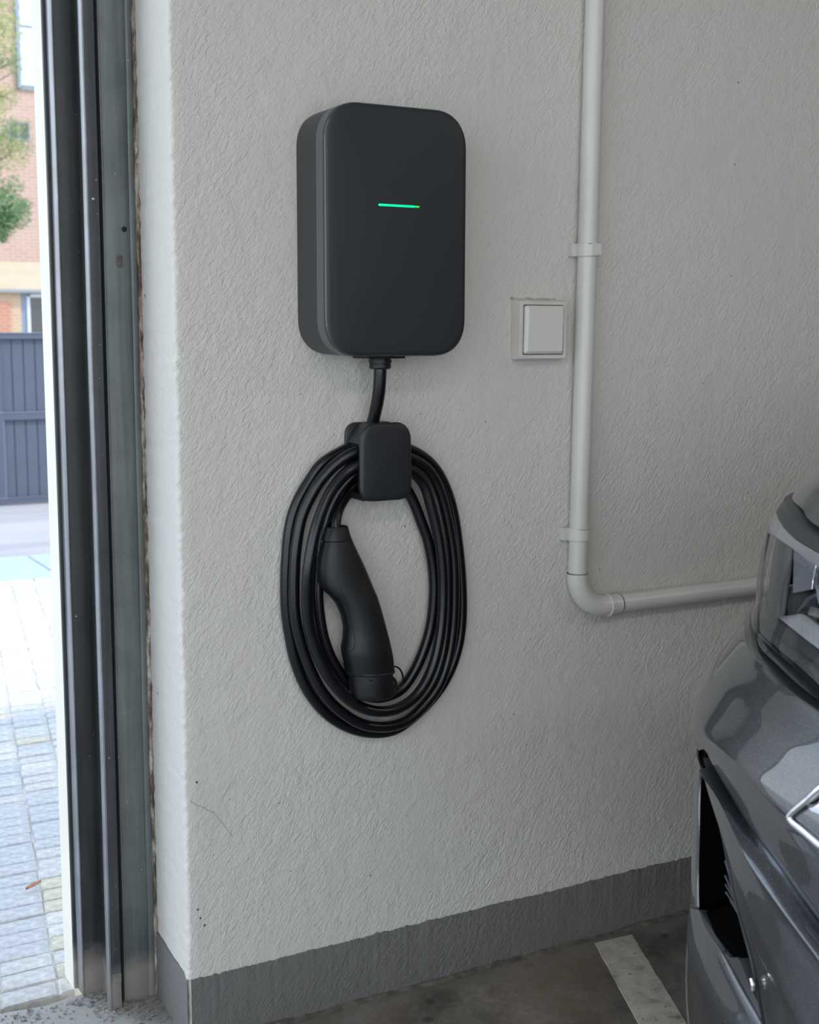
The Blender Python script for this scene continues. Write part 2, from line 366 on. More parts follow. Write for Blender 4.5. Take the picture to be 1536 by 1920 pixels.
o = MB().add(*wobbly_box(-0.0555, -0.0015, 0.204, 0.262, 0.0, ZF, 0.0010, 1, 0.003)).build('channel', M_frameA, door, True, 40)
o['label'] = 'wide grey-green steel channel'
MB().add(*wobbly_box(-0.0095, 0.0015, 0.2005, 0.230, 0.0, ZF, 0.0008, 2, 0.002)).build('channel_lip', M_frameA, o, True, 40)
MB().add(*wobbly_box(-0.0552, -0.0515, 0.2018, 0.230, 0.0, ZF, 0.0008, 21, 0.001)).build('channel_lip', M_frameA, o, True, 40)
# holes in the channel: flat dark discs stand for the shaded depth, with a raised burr
def hole_mark(cx, cz, rx, rz, y, parent):
    n = 20; v = []; f = []
    for (s, yy) in ((1.28, 0.0), (1.22, -0.0006), (1.0, -0.0006), (0.96, 0.0004)):
        for k in range(n):
            a = 2*math.pi*k/n; c, s_ = math.cos(a), math.sin(a)
            ex = rx; off = (rz-rx)
            v.append((cx+c*ex*s, y+yy, cz+s_*ex*s+(off if s_ >= 0 else -off)))
    for i in range(3):
        for k in range(n): f.append((i*n+k, i*n+(k+1) % n, (i+1)*n+(k+1) % n, (i+1)*n+k))
    obj('hole_rim', v, f, M_frameA, parent, True, 50)
    v2 = v[3*n:4*n]; v2 = [(x, y-0.0003, z) for x, _, z in v2]
    obj('hole_disc', v2, [tuple(range(n))], M_void if rz == rx else M_slot, parent)
M_slot = mat('rusty_slot', (0.09, 0.075, 0.065), 0.8, noise_amt=0.4, nscale=200)
hole_mark(-0.0185, 1.367, 0.0048, 0.0048, 0.2030, o)
hole_mark(-0.0272, 1.3139, 0.0047, 0.0105, 0.2030, o)
o = MB().add(*wobbly_box(-0.0865, -0.0655, 0.184, 0.2050, 0.0, ZF, 0.0007, 3, 0.0016)).build('guide_rail', M_frameB, door, True, 40)
o['label'] = 'narrow blue-black guide rail standing proud'
MB().add(*wobbly_box(-0.0872, -0.0835, 0.1825, 0.200, 0.0, ZF, 0.0006, 3, 0.0008)).build('rail_edge', M_edge, o, True, 40)
p0 = at(205, 1780, 0.184); 
MB().bbox(-0.082, -0.066, 0.1815, 0.186, 0.052, 0.068, 0.001).build('rail_bracket', M_frameA, o)
o = MB().add(*wobbly_box(-0.1140, -0.050, 0.262, 0.300, 0.0, ZF, 0.0005, 5, 0.0022)).build('frame_post', M_frameC, door, True, 40)
o['label'] = 'dark steel post next to the opening'
MB().add(*wobbly_box(-0.1148, -0.1115, 0.2605, 0.298, 0.0, ZF, 0.0004, 5, 0.0010)).build('post_edge', M_edge, o, True, 40)
MB().add(*wobbly_box(-0.1205, -0.1140, 0.2945, 0.303, 0.0, ZF, 0.0003, 9, 0.0006)).build('post_stop', M_frameC, o, True, 40)
MB().box(-0.0765, -0.0680, 0.2045, 0.2620, 0, ZF).build('back_web', M_frameC, door)
MB().box(-0.0645, -0.0552, 0.208, 0.214, 0, ZF).build('slot_shade_strip', M_void, door)  # black strip stands in for the shade deep in the slot
# weathered sealant between frame and plaster
n = 420; v = []; f = []
for i in range(n+1):
    z = ZF*i/n; w = 0.0035*noise.noise((2, 2, z*18))+0.0028*noise.noise((2, 9, z*70)); d = 0.003*noise.noise((4, 4, z*55))
    v += [(-0.0005+0.3*w, 0.206, z), (0.0025+w*0.5, 0.2005+d, z), (0.0062+w, 0.199+d*1.2, z), (0.0105+w*0.9, 0.2015-d, z), (0.0120, 0.212, z)]
for i in range(n):
    for k in range(4): f.append((i*5+k, i*5+k+1, i*5+k+6, i*5+k+5))
def bead_mat():
    m = bpy.data.materials.new('rusty_sealant'); m.use_nodes = True; nt = m.node_tree; L = nt.links; b = nt.nodes['Principled BSDF']; b.inputs['Roughness'].default_value = 0.9
    t = N(nt, 'ShaderNodeTexCoord'); mp = N(nt, 'ShaderNodeMapping'); L.new(t.outputs['Object'], mp.inputs[0]); mp.inputs['Scale'].default_value = (1, 1, 0.22)
    n1 = N(nt, 'ShaderNodeTexNoise', Scale=70.0, Detail=7.0, Roughness=0.7); L.new(mp.outputs[0], n1.inputs[0])
    L.new(ramp(nt, n1.outputs[0], [(0.36, (0.035, 0.028, 0.022)), (0.47, (0.12, 0.09, 0.065)), (0.56, (0.30, 0.27, 0.22)), (0.66, (0.52, 0.50, 0.46))]), b.inputs['Base Color'])
    n2 = N(nt, 'ShaderNodeTexNoise', Scale=260.0, Detail=4.0); L.new(t.outputs['Object'], n2.inputs[0])
    bp = N(nt, 'ShaderNodeBump', Strength=0.9, Distance=0.002); L.new(n2.outputs[0], bp.inputs['Height']); L.new(bp.outputs[0], b.inputs['Normal'])
    return m
obj('sealant_bead', v, f, bead_mat(), door, True, 70)['label'] = 'rust-brown crumbling sealant along the plaster'
# grit and mortar crumbs at the foot of the frame
gm = MB(); rg = random.Random(3)
for i in range(900):
    if i < 500: x = rg.uniform(-0.115, 0.0); y = rg.uniform(0.10, 0.20) if x > -0.06 else rg.uniform(0.15, 0.26)
    else: x = rg.uniform(-0.42, -0.08); y = THR-0.02-abs(rg.gauss(0, 0.035))
    s = abs(rg.gauss(0.0010, 0.0012))+0.0005
    c = Vector((x, y, s*0.3)); pts = [c+Vector((rg.uniform(-1, 1)*s*1.4, rg.uniform(-1, 1)*s*1.4, rg.uniform(-0.1, 0.8)*s)) for _ in range(5)]
    gm.add([tuple(p) for p in pts], [(0, 1, 2), (0, 2, 3), (0, 3, 4), (1, 2, 4), (2, 3, 4), (0, 1, 4)])
tag(gm.build('grit', mat('grit', (0.24, 0.215, 0.185), 0.95, noise_amt=0.4, nscale=60)), 'pale grit and mortar crumbs at the foot of the steel frame', 'grit', kind='stuff')

# ------------------------------------------------------------------ wall charger
CX, CZ, CW, CH = 0.3325, 1.3555, 0.258, 0.394
ch = tag(empty('wall_charger', (CX, 0, CZ-CH/2)), 'charcoal rounded car charger box with a green light bar on the wall', 'charger')
k = 14
v, f = loft(CX, CZ, [(CW-0.004, CH-0.004, 0.060, 0.001), (CW-0.003, CH-0.003, 0.060, 0.012), (CW-0.002, CH-0.002, 0.061, 0.050), (CW-0.002, CH-0.002, 0.061, 0.0765), (CW-0.010, CH-0.010, 0.057, 0.0775)], k)
obj('housing', v, f, M_body, ch, True, 30)
v, f = loft(CX, CZ, [(CW-0.008, CH-0.008, 0.058, 0.0775), (CW-0.0005, CH-0.0005, 0.0615, 0.0780), (CW, CH, 0.062, 0.080), (CW-0.001, CH-0.001, 0.0615, 0.1005), (CW-0.007, CH-0.007, 0.058, 0.1015)], k)
obj('band', v, f, M_band, ch, True, 30)['label'] = 'lighter satin grey band around the box'
v, f = loft(CX, CZ, [(CW-0.008, CH-0.008, 0.058, 0.1015), (CW-0.0015, CH-0.0015, 0.0615, 0.1025), (CW-0.0005, CH-0.0005, 0.062, 0.1050), (CW-0.0020, CH-0.0020, 0.0610, 0.1068), (CW-0.0050, CH-0.0050, 0.0600, 0.1080), (CW-0.016, CH-0.016, 0.055, 0.1090)], k, dome=0.004)
obj('front_panel', v, f, M_front, ch, True, 50)['label'] = 'smooth matt charcoal front panel'
v, f = loft(CX, CZ, [(CW-0.0012, CH-0.0012, 0.0615, 0.1062), (CW-0.0010, CH-0.0010, 0.0612, 0.1070), (CW-0.0030, CH-0.0030, 0.0605, 0.1081), (CW-0.0050, CH-0.0050, 0.0600, 0.1083)], k)
obj('edge_highlight', v, f[:-2], mat('satin_highlight', (0.055, 0.058, 0.060), 0.22, coat=0.3), ch, True, 60)  # paler satin ring added as the highlight along the panel edge
lx0, lz0 = at(709, 385, -0.112)[[0, 2]]; lx1, lz1 = at(787, 387, -0.112)[[0, 2]]
lz = (lz0+lz1)/2; xm = lx0+(lx1-lx0)*0.88
def bar(xa, xb, r):
    P = [(xa+r, -0.1117, lz), (xb-r, -0.1117, lz)]
    return tube([(P[0][0]-r*0.8, -0.1117, lz), (P[0][0]-r*0.4, -0.1117, lz), P[0], P[1], (P[1][0]+r*0.4, -0.1117, lz), (P[1][0]+r*0.8, -0.1117, lz)], [r*0.5, r*0.85, r, r, r*0.85, r*0.5], 12)
obj('light_bar', *bar(lx0, xm, 0.0021), M_led, ch, True)['label'] = 'glowing green light bar'
obj('light_bar_end', *bar(xm-0.002, lx1, 0.0018), M_led2, ch, True)['label'] = 'darker green end of the light bar'
# gland under the box
gx, gz = at(713, 672, -0.060)[0], CZ-CH/2
MB().bbox(gx-0.036, gx+0.034, -0.085, -0.030, gz-0.004, gz+0.006, 0.0015).build('cable_plate', M_black, ch)
gp = [(0.0175, 0.001), (0.0175, -0.003), (0.0190, -0.0035), (0.0190, -0.0085), (0.0172, -0.009), (0.0172, -0.0105), (0.0182, -0.011), (0.0182, -0.0165), (0.0160, -0.0185), (0.0110, -0.0190)]
v = []; f = []; n = 28
for (r, z) in gp:
    for i in range(n): a = 2*math.pi*i/n; v.append((gx+r*math.cos(a), -0.060+r*math.sin(a), gz-0.003+z))
for j in range(len(gp)-1):
    for i in range(n): f.append((j*n+i, j*n+(i+1) % n, (j+1)*n+(i+1) % n, (j+1)*n+i))
f.append(tuple((len(gp)-1)*n+i for i in range(n)))
obj('cable_gland', v, f, M_black, ch, True, 30)

# ------------------------------------------------------------------ cable holder
hx0, hx1 = 0.2846, 0.3826; hz0, hz1 = 0.9180, 1.0450; hw, hh = hx1-hx0, hz1-hz0; hcx, hcz = (hx0+hx1)/2, (hz0+hz1)/2
hk = tag(empty('cable_holder', (hcx, 0, hz0)), 'small charcoal cable holder hook below the charger with the cable hung over it', 'hook')
v, f = loft(hcx+0.004, hcz+0.001, [(hw*0.97, hh*0.97, 0.02, 0.0005), (hw, hh, 0.022, 0.003), (hw, hh, 0.022, 0.0065), (hw*0.95, hh*0.95, 0.02, 0.008)], 8)
obj('back_plate', v, f, M_hook, hk, True, 30)
v, f = loft(hcx, hcz, [(hw*0.90, hh*0.93, 0.022, 0.060), (hw, hh, 0.026, 0.0615), (hw+0.001, hh+0.001, 0.0265, 0.0655), (hw-0.001, hh-0.001, 0.0255, 0.0685), (hw-0.006, hh-0.006, 0.023, 0.0702)], 8, dome=0.0022)
# the cover tapers in towards its top
v = [(x+(hcx-x)*max(0, (z-hcz)/hh)*0.10, y, z+0.004*max(0, (z-hcz)/(hh/2))*(1-((x-hcx)/(hw/2))**2)) for x, y, z in v]
obj('cover', v, f, M_hook, hk, True, 40)
# hood: arched shell from the wall to the cover
n = 18; v = []; f = []
for d in (0.004, 0.062):
    for s in (1.0, 0.90):
        for i in range(n+1):
            t = -1+2*i/n; a = abs(t)**3.2
            x = hcx+t*hw*0.475*(s if abs(t) > 0.9 else 1); z = hz1-0.001-0.030*a*1.0-(0 if s == 1 else 0.0075)+0.003*(1-t*t)
            v.append((x+(0.0035 if d < 0.01 else 0), -d, z))
m_ = n+1
for i in range(n):
    f += [(i, i+1, 2*m_+i+1, 2*m_+i), (m_+i, m_+i+1, 3*m_+i+1, 3*m_+i), (i, i+1, m_+i+1, m_+i), (2*m_+i, 2*m_+i+1, 3*m_+i+1, 3*m_+i)]
for i in (0, n): f.append((i, m_+i, 3*m_+i, 2*m_+i))
obj('hood', v, f, M_hook, hk, True, 40)
# saddle the loops hang on, and the floor of the holder
v, f = loft(hcx+0.002, hz0+0.026, [(hw*0.66, 0.030, 0.011, 0.006), (hw*0.66, 0.030, 0.011, 0.061)], 6)
obj('saddle', v, f, M_black, hk, True, 30)
v, f = loft(hcx+0.002, hz0+0.0065, [(hw*0.90, 0.012, 0.005, 0.004), (hw*0.92, 0.012, 0.005, 0.061)], 5)
obj('bottom_lip', v, f, M_hook, hk, True, 30)

# ------------------------------------------------------------------ charging cable with its connector
S1 = [(646,842,.022),(609,866,.017),(581,901,.014),(556,946,.012),(543,992,.012),(538,1045,.012),(536,1090,.012),(537,1142,.012),(544,1194,.012),(556,1246,.012),(578,1296,.012),(612,1338,.012),(654,1364,.012),(698,1374,.012)]
R1 = [(738,1369,.012),(770,1349,.012),(803,1318,.012),(832,1280,.012),(853,1233,.012),(864,1180,.012),(866,1116,.012),(861,1040,.012),(849,958,.012),(831,904,.014),(807,868,.018),(773,845,.026)]
T1 = [(740,838,.034),(705,842,.040)]
S2 = [(671,846,.046),(635,866,.042),(604,897,.036),(581,934,.031),(565,972,.029),(556,1020,.029),(552,1070,.029),(552,1142,.029),(561,1194,.029),(578,1246,.029),(602,1294,.030),(634,1330,.031),(677,1357,.032),(722,1363,.032)]
R2 = [(762,1352,.031),(796,1322,.030),(823,1284,.029),(840,1236,.028),(849,1180,.028),(852,1116,.028),(850,1045,.028),(841,985,.028),(826,925,.029),(805,884,.031),(773,861,.036)]
T2 = [(740,856,.043),(706,861,.049)]
S3 = [(671,872,.054),(646,890,.053),(622,920,.056),(604,957,.060),(590,1000,.064),(581,1046,.066),(576,1090,.064),(576,1136,.056),(581,1180,.048),(595,1226,.046),(616,1268,.047),(645,1304,.048),(677,1326,.050),(708,1334,.052)]
R3 = [(742,1330,.050),(774,1311,.047),(798,1280,.045),(816,1236,.044),(827,1180,.043),(831,1116,.042),(829,1056,.042),(821,1000,.041),(809,950,.040),(795,908,.039),(771,884,.042)]
T3 = [(740,878,.048),(706,882,.040)]
S4 = [(671,888,.030),(645,908,.026),(624,940,.024),(609,980,.024),(601,1030,.022),(597,1080,.020),(596,1120,.020),(600,1160,.020),(608,1200,.020),(624,1240,.020),(648,1276,.020),(676,1300,.017),(712,1308,.013)]
R4 = [(750,1294,.014),(776,1260,.016),(795,1218,.018),(808,1172,.020),(814,1116,.022),(812,1066,.022),(803,1016,.022),(789,976,.021),(773,936,.020),(752,903,.020)]
T4 = [(725,890,.020),(700,893,.016)]
S5 = [(676,902,.013),(655,922,.013),(639,945,.020),(631,966,.028),(629,984,.034),(630,1000,.037)]
FEED = [(713,684,.060),(713,700,.060),(711,732,.056),(706,763,.046),(699,792,.034),(690,815,.022),(672,830,.014)]
PX = FEED + S1[1:] + R1 + T1 + S2 + R2 + T2 + S3 + R3 + T3 + S4 + R4 + T4 + S5
CP = catmull([at(a, b, -d) for a, b, d in PX], 7)
cab = tag(empty('charging_cable', (0.34, -0.03, 0.48)), 'thick black charging cable coiled in loops over the hook with its plug hanging inside', 'cable')
rad = []
for i, p in enumerate(CP): rad.append(0.0108 if i < 7*3 else 0.0108-0.0011*min(1, (i-21)/21))
obj('sheath', *tube(CP, rad, 16), M_cable, cab, True)
# connector body: sections traced from the plug
def zz(a, b): return (500+a/3.84, 960+b/3.84)
SEC = [((428,172),(598,178),.037,.92),((403,232),(606,206),.037,.92),((378,330),(648,300),.037,.84),((372,430),(694,400),.038,.76),((380,505),(728,485),.039,.74),((410,560),(752,545),.041,.76),
       ((462,605),(775,595),.043,.84),((508,660),(793,650),.045,.90),((545,740),(815,725),.047,.95),((566,830),(838,815),.047,.97),((564,920),(858,900),.047,1.0),((554,985),(872,968),.047,1.0),((560,1035),(881,1015),.047,1.0),((573,1085),(887,1062),.046,1.0),((582,1150),(893,1125),.046,1.0),((588,1166),(893,1141),.046,1.0)]
con = empty('connector'); con.parent = cab
con['label'] = 'black pistol-shaped car charging plug'
def sweep(sec, n=28, e=2.35, capend=True):
    v = []; f = []; cs = []
    for (l, r, d, asp) in sec:
        A = at(*zz(*l), -d); B = at(*zz(*r), -d); cs.append(((A+B)/2+(B-A)*0.008, (B-A)/2*1.035, asp))
    for i, (c, h, asp) in enumerate(cs):
        w = np.linalg.norm(h); u = h/w; dpt = np.array([0, -1.0, 0])
        for k in range(n):
            a = 2*math.pi*k/n; ca, sa = math.cos(a), math.sin(a)
            v.append(c+u*w*math.copysign(abs(ca)**(2/e), ca)+dpt*w*asp*0.80*math.copysign(abs(sa)**(2/e), sa))
    for i in range(len(cs)-1):
        for k in range(n): f.append((i*n+k, i*n+(k+1) % n, (i+1)*n+(k+1) % n, (i+1)*n+k))
    f.append(tuple(range(n))[::-1]); f.append(tuple((len(cs)-1)*n+k for k in range(n)))
    return v, f, cs
v, f, CS = sweep(SEC)
cen_off = cab.location
def lk(name, v, f, m, angle=35):
    me_o = obj(name, v, f, m, None, True, angle); me_o.parent = con; me_o.data.transform(Matrix.Translation(-Vector(cab.location))); return me_o
lk('handle', v, f, M_plug)
COLL = [((443,118),(556,108),.037,.9),((436,104),(572,96),.037,.95),((426,112),(578,106),.037,.95),((408,180),(594,172),.037,.95),((404,205),(600,192),.037,.95),((410,214),(596,200),.037,.95)]
v, f, _ = sweep(COLL, 28, 2.2); lk('collar', v, f, M_black)
NOZ = [((596,1160),(886,1138),.046,.97),((600,1172),(889,1150),.046,1.0),((604,1232),(893,1210),.046,1.0),((616,1310),(903,1282),.046,1.0),((622,1334),(903,1306),.046,1.0),((632,1346),(894,1318),.046,.97)]
v, f, NC = sweep(NOZ, 32, 2.0); lk('nozzle', v, f, M_plug)
NR = [((578,1148),(898,1122),.046,1.0),((580,1152),(899,1127),.046,1.02),((586,1166),(899,1140),.046,1.02),((590,1170),(896,1144),.046,1.0)]
v, f, _ = sweep(NR, 32, 2.1); lk('nozzle_ring', v, f, M_hook)
# grip inlay seam on the near face of the handle and the release button
def on_handle(a, b, lift=0.0):
    """point on the handle's near surface at a traced spot"""
    px, py = zz(a, b); best = None; r = ray(px, py)
    for t in np.linspace(1.6, 2.6, 1200):
        p = CAM + r*t
        if p[1] > -0.03: break
        for i in range(len(CS)-1):
            pass
    return None
from mathutils.bvhtree import BVHTree
hb = bpy.data.objects['handle']; bvh = BVHTree.FromPolygons([Vector(w_.co)+Vector(cab.location) for w_ in hb.data.vertices], [p.vertices[:] for p in hb.data.polygons])
def hit(a, b, lift):
    r = ray(*zz(a, b)); r = r/np.linalg.norm(r); loc, nn, _, _ = bvh.ray_cast(Vector(CAM), Vector(r))
    return (loc + nn*lift*(1 if nn.dot(Vector(r)) < 0 else -1)) if loc else None
SM = [hit(a, b, 0.0001) for a, b in [(530, 545), (570, 640), (600, 740), (622, 840), (636, 930), (628, 980), (600, 1005), (572, 1008)]]
SM = [p for p in SM if p is not None]
lk('grip_seam', *tube(catmull([np.array(p) for p in SM], 5), 0.0006, 6), M_void)
# moulded mark and latch notch
for (a, b, w_, h_) in ((582, 1070, 10, 4), (590, 1085, 4, 14), (600, 1092, 12, 3), (588, 1100, 14, 3)):
    p = hit(a+6, b, 0.0002)
    if p is not None: lk('moulded_mark', *MB().bbox(p.x-w_/2*0.0002, p.x+w_/2*0.0002, p.y-0.0005, p.y+0.0004, p.z-h_/2*0.0002, p.z+h_/2*0.0002, 0.0001).__dict__.values(), M_hook)
p = Vector(NC[1][0])+Vector((-0.012, -0.030, -0.004))
lk('latch_slot', *MB().bbox(p.x-0.006, p.x+0.006, p.y-0.001, p.y+0.004, p.z-0.0015, p.z+0.0015, 0.0005).__dict__.values(), M_void)
# tether of the dust cap at the right of the nozzle
TP = [at(a, b, -d) for a, b, d in [(729,1256,.046),(734,1251,.048),(742,1250,.050),(750,1255,.050),(755,1266,.048),(756,1280,.045),(750,1290,.040),(740,1290,.040),(732,1284,.044)]]
lk('tether', *tube(catmull(TP, 6), 0.0016, 8), M_cable)
TP = [at(a, b, -d) for a, b, d in [(729,1270,.050),(737,1272,.052),(742,1280,.052),(741,1290,.050),(734,1296,.048)]]
lk('tether_clip', *tube(catmull(TP, 5), 0.0030, 8), M_black)

# ------------------------------------------------------------------ light switch
sw = tag(empty('light_switch', (0.68, 0, 1.147)), 'square off-white surface-mounted light switch left of the grey pipe', 'light switch')
sx_, sz_ = 0.6783, (1.1470+1.2562)/2
v, f = loft(sx_, sz_, [(0.1075, 0.1085, 0.006, 0.0), (0.1080, 0.1090, 0.006, 0.003), (0.1060, 0.1070, 0.006, 0.010), (0.1025, 0.1030, 0.006, 0.0235), (0.1005, 0.1010, 0.005, 0.0250), (0.0890, 0.0900, 0.004, 0.0250), (0.0885, 0.0895, 0.004, 0.0215)], 5)
obj('frame', v, f, M_switchF, sw, True, 25)['label'] = 'slightly yellowed surround'
rcx, rcz = 0.6783, 1.2020
v, f = loft(rcx, rcz, [(0.0850, 0.0858, 0.004, 0.0210), (0.0850, 0.0858, 0.004, 0.0272), (0.0825, 0.0835, 0.0035, 0.0290), (0.0745, 0.0760, 0.003, 0.0322)], 5)
v = [(x, y-0.0012*(z-rcz)/0.043*(1 if y < -0.022 else 0), z) for x, y, z in v]
obj('rocker', v, f, M_switch, sw, True, 25)
obj('rocker_gap', *loft(rcx, rcz, [(0.0872, 0.0880, 0.004, 0.0225), (0.0872, 0.0880, 0.004, 0.0236)], 5), M_seam, sw)
n = 90; v = []; f = []
# smear of old paint and grime along the top of the frame
for i in range(n+1):
    x = 0.622+0.098*i/n; h = 0.0022+0.0022*noise.noise((x*60, 3, 0))+0.0012*noise.noise((x*240, 3, 0)); h = max(0.0003, h)
    v += [(x, -0.0012, 1.2555), (x, -0.0016, 1.2565+h*0.5), (x, -0.0002, 1.2565+h)]
for i in range(n):
    for k in range(2): f.append((i*3+k, i*3+k+1, i*3+k+4, i*3+k+3))
obj('paint_smear', v, f, mat('grimy_paint', (0.40, 0.36, 0.28), 0.9, noise_amt=0.5, nscale=160), sw, True)

# ------------------------------------------------------------------ conduit
PR = 0.0183
def pxx(z): return 0.7765+0.0135*(z-1.345)
cn = tag(empty('conduit', (pxx(0.7), -0.02, 0.68)), 'pale grey plastic conduit pipe running down the wall and bending right towards the car', 'pipe')
obj('upright_pipe', *tube([(pxx(z), -0.0200, z) for z in np.linspace(2.79, 0.745, 30)], PR, 24), M_pvc, cn, True)
ex, ez = pxx(0.74), 0.745; R_ = 0.064
hz = 0.6805
bend = [(ex, -0.020, ez+0.004)] + [(ex+R_*(1-math.cos(a)), -0.0202, hz+R_-R_*math.sin(a)) for a in np.linspace(0, math.pi/2, 16)] + [(ex+R_+0.010, -0.0202, hz)]
obj('elbow', *tube(bend, PR+0.0016, 24), M_pvc, cn, True)
x1 = ex+R_+0.008
obj('socket_ring', *tube([(x1-0.002, -0.0202, hz), (x1-0.0015, -0.0202, hz), (x1+0.0025, -0.0202, hz), (x1+0.003, -0.0202, hz)], [PR+0.0015, PR+0.0036, PR+0.0036, PR+0.0015], 24), M_pvc, cn, True, )
obj('coupling', *tube([(x1, -0.020, hz), (x1+0.026, -0.020, hz), (x1+0.027, -0.020, hz)], [PR+0.0011, PR+0.0011, PR], 24), M_pvc, cn, True)
obj('joint_line', *tube([(x1+0.0268, -0.020, hz), (x1+0.0285, -0.020, hz)], PR+0.0005, 24), M_seam, cn, True)
obj('level_pipe', *tube([(x, -0.0195, hz+0.0035*(x-x1)) for x in np.linspace(x1+0.02, 5.5, 40)], PR-0.0006, 24), M_pvc, cn, True)
obj('joint_line', *tube([(ex, -0.0200, ez+0.003), (ex, -0.0200, ez+0.0045)], PR+0.0017, 24), M_seam, cn, True)
# the two clips on the upright run
def clip(zc, name_lab, seed):
    c = tag(empty('pipe_clip', (pxx(zc), 0, zc)), name_lab, 'pipe clip')
    h = 0.0118; r = PR+0.0030; v = []; f = []; out = []; x0 = pxx(zc)
    th = [math.radians(a) for a in range(-20, 201, 11)]
    for a in th: out.append((x0+r*math.cos(a)*1.0, -0.020-r*math.sin(a)))
    inn = [(x0+(PR+0.0004)*math.cos(a), -0.020-(PR+0.0004)*math.sin(a)) for a in th]
    m = len(th)
    for z in (zc-h, zc-h+0.001, zc+h-0.001, zc+h):
        e = 0.0008 if z in (zc-h, zc+h) else 0
        v += [(x0+(x-x0)*(1-e/r), -0.02+(y+0.02)*(1-e/r), z) for x, y in out]
    for q in range(3):
        for i in range(m-1): f.append((q*m+i, q*m+i+1, (q+1)*m+i+1, (q+1)*m+i))
    b = len(v); v += [(x, y, zc-h) for x, y in inn]; b2 = len(v); v += [(x, y, zc+h) for x, y in inn]
    for i in range(m-1): f += [(i, i+1, b+i+1, b+i), (3*m+i, 3*m+i+1, b2+i+1, b2+i)]
    obj('strap', v, f, M_pvc, c, True, 30)
    MB().bbox(x0-r-0.0085, x0+0.004, -0.0145, 0.0, zc-h, zc+h, 0.0012).build('foot', M_pvc, c)
    MB().bbox(x0-0.002, x0+r-0.0015, -0.0100, 0.0, zc-h, zc+h, 0.0012).build('foot', M_pvc, c)
    if seed: MB().bbox(x0-0.006, x0+0.016, -0.0200-r-0.0012, -0.0200-r+0.006, zc-h+0.002, zc+h-0.001, 0.0012).build('catch', M_pvc, c)
    v = []
    obj('grime_line', *tube([(x0+(r)*math.cos(a), -0.02-(r)*math.sin(a), zc+h-0.0015) for a in th[4:14]], 0.0005, 6), M_seam, c, True)
    return c
clip(1.3460, 'grey plastic clip on the pipe just above the light switch', 1)
clip(0.8235, 'grey plastic clip on the pipe just above its bend', 0)

# ------------------------------------------------------------------ painted parking line
A, B, C2, D2 = gr(1115, 1769), gr(1186, 1753), gr(1190, 1907), gr(1266, 1887)
dl = (C2-A)/np.linalg.norm(C2-A); Wl = (B-A)
def line_mat():
    m = bpy.data.materials.new('worn_line_paint'); m.use_nodes = True; nt = m.node_tree; L = nt.links; b = nt.nodes['Principled BSDF']; b.inputs['Roughness'].default_value = 0.6
    t = N(nt, 'ShaderNodeTexCoord')
    n1 = N(nt, 'ShaderNodeTexNoise', Scale=16.0, Detail=8.0, Roughness=0.65); L.new(t.outputs['Object'], n1.inputs[0])
    n2 = N(nt, 'ShaderNodeTexNoise', Scale=110.0, Detail=3.0); L.new(t.outputs['Object'], n2.inputs[0])
    c = ramp(nt, n1.outputs[0], [(0.36, (0.18, 0.16, 0.13)), (0.46, (0.40, 0.37, 0.315)), (0.6, (0.52, 0.485, 0.42))])
    c = mixc(nt, ramp(nt, n2.outputs[0], [(0.67, (0, 0, 0)), (0.70, (1, 1, 1))]), c, (0.13, 0.11, 0.09))
    L.new(c, b.inputs['Base Color']); return m
n = 160; v = []; f = []
for i in range(n+1):
    s = 2.2*i/n; p = A+dl*s
    j0 = 0.002*noise.noise((s*25, 1, 0))+0.002*noise.noise((s*110, 1, 0)); j1 = 0.002*noise.noise((s*22, 8, 0))+0.002*noise.noise((s*110, 8, 0))
    q = p+Wl*1.0; wn_ = Wl/np.linalg.norm(Wl)
    P0 = p+wn_*j0; P1 = q+wn_*j1
    v += [(P0[0], P0[1], 0.0002), (P0[0]+wn_[0]*0.001, P0[1]+wn_[1]*0.001, 0.0014), (P1[0]-wn_[0]*0.001, P1[1]-wn_[1]*0.001, 0.0014), (P1[0], P1[1], 0.0002)]
for i in range(n):
    for k in range(3): f.append((i*4+k, i*4+k+1, i*4+k+5, i*4+k+4))
tag(obj('parking_line', v, f, line_mat()), 'worn white painted parking line on the concrete floor beside the car', 'floor marking')

# ------------------------------------------------------------------ car: front corner beside the wall
def paint():
    m = bpy.data.materials.new('dark_grey_metallic_paint'); m.use_nodes = True; nt = m.node_tree; L = nt.links; b = nt.nodes['Principled BSDF']
    b.inputs['Base Color'].default_value = (0.105, 0.112, 0.122, 1); b.inputs['Metallic'].default_value = 0.75; b.inputs['Roughness'].default_value = 0.36
    b.inputs['Coat Weight'].default_value = 1.0; b.inputs['Coat Roughness'].default_value = 0.02; b.inputs['Coat IOR'].default_value = 1.55
    t = N(nt, 'ShaderNodeTexCoord'); n1 = N(nt, 'ShaderNodeTexVoronoi', Scale=900.0); L.new(t.outputs['Object'], n1.inputs[0])
    L.new(ramp(nt, n1.outputs['Color'], [(0.0, (0.058, 0.062, 0.068)), (0.8, (0.082, 0.087, 0.094)), (1.0, (0.20, 0.21, 0.22))]), b.inputs['Base Color'])
    return m
M_paint = paint()
M_gloss = mat('gloss_black', (0.006, 0.007, 0.008), 0.12, coat=0.6)
M_under = mat('matt_black_under_body', (0.002, 0.002, 0.002), 0.9, spec=0.0)
M_chrome = mat('chrome', (0.75, 0.76, 0.78), 0.08, metal=1.0)
M_silver = mat('satin_silver', (0.52, 0.53, 0.54), 0.32, metal=0.7)
M_bezel = mat('lamp_bezel', (0.034, 0.036, 0.037), 0.42, coat=0.0)
M_bezel2 = mat('pale_lamp_bezel', (0.19, 0.193, 0.19), 0.25, coat=0.5)
M_tyre = mat('tyre_rubber', (0.015, 0.015, 0.016), 0.8, bump=0.3, bscale=60)
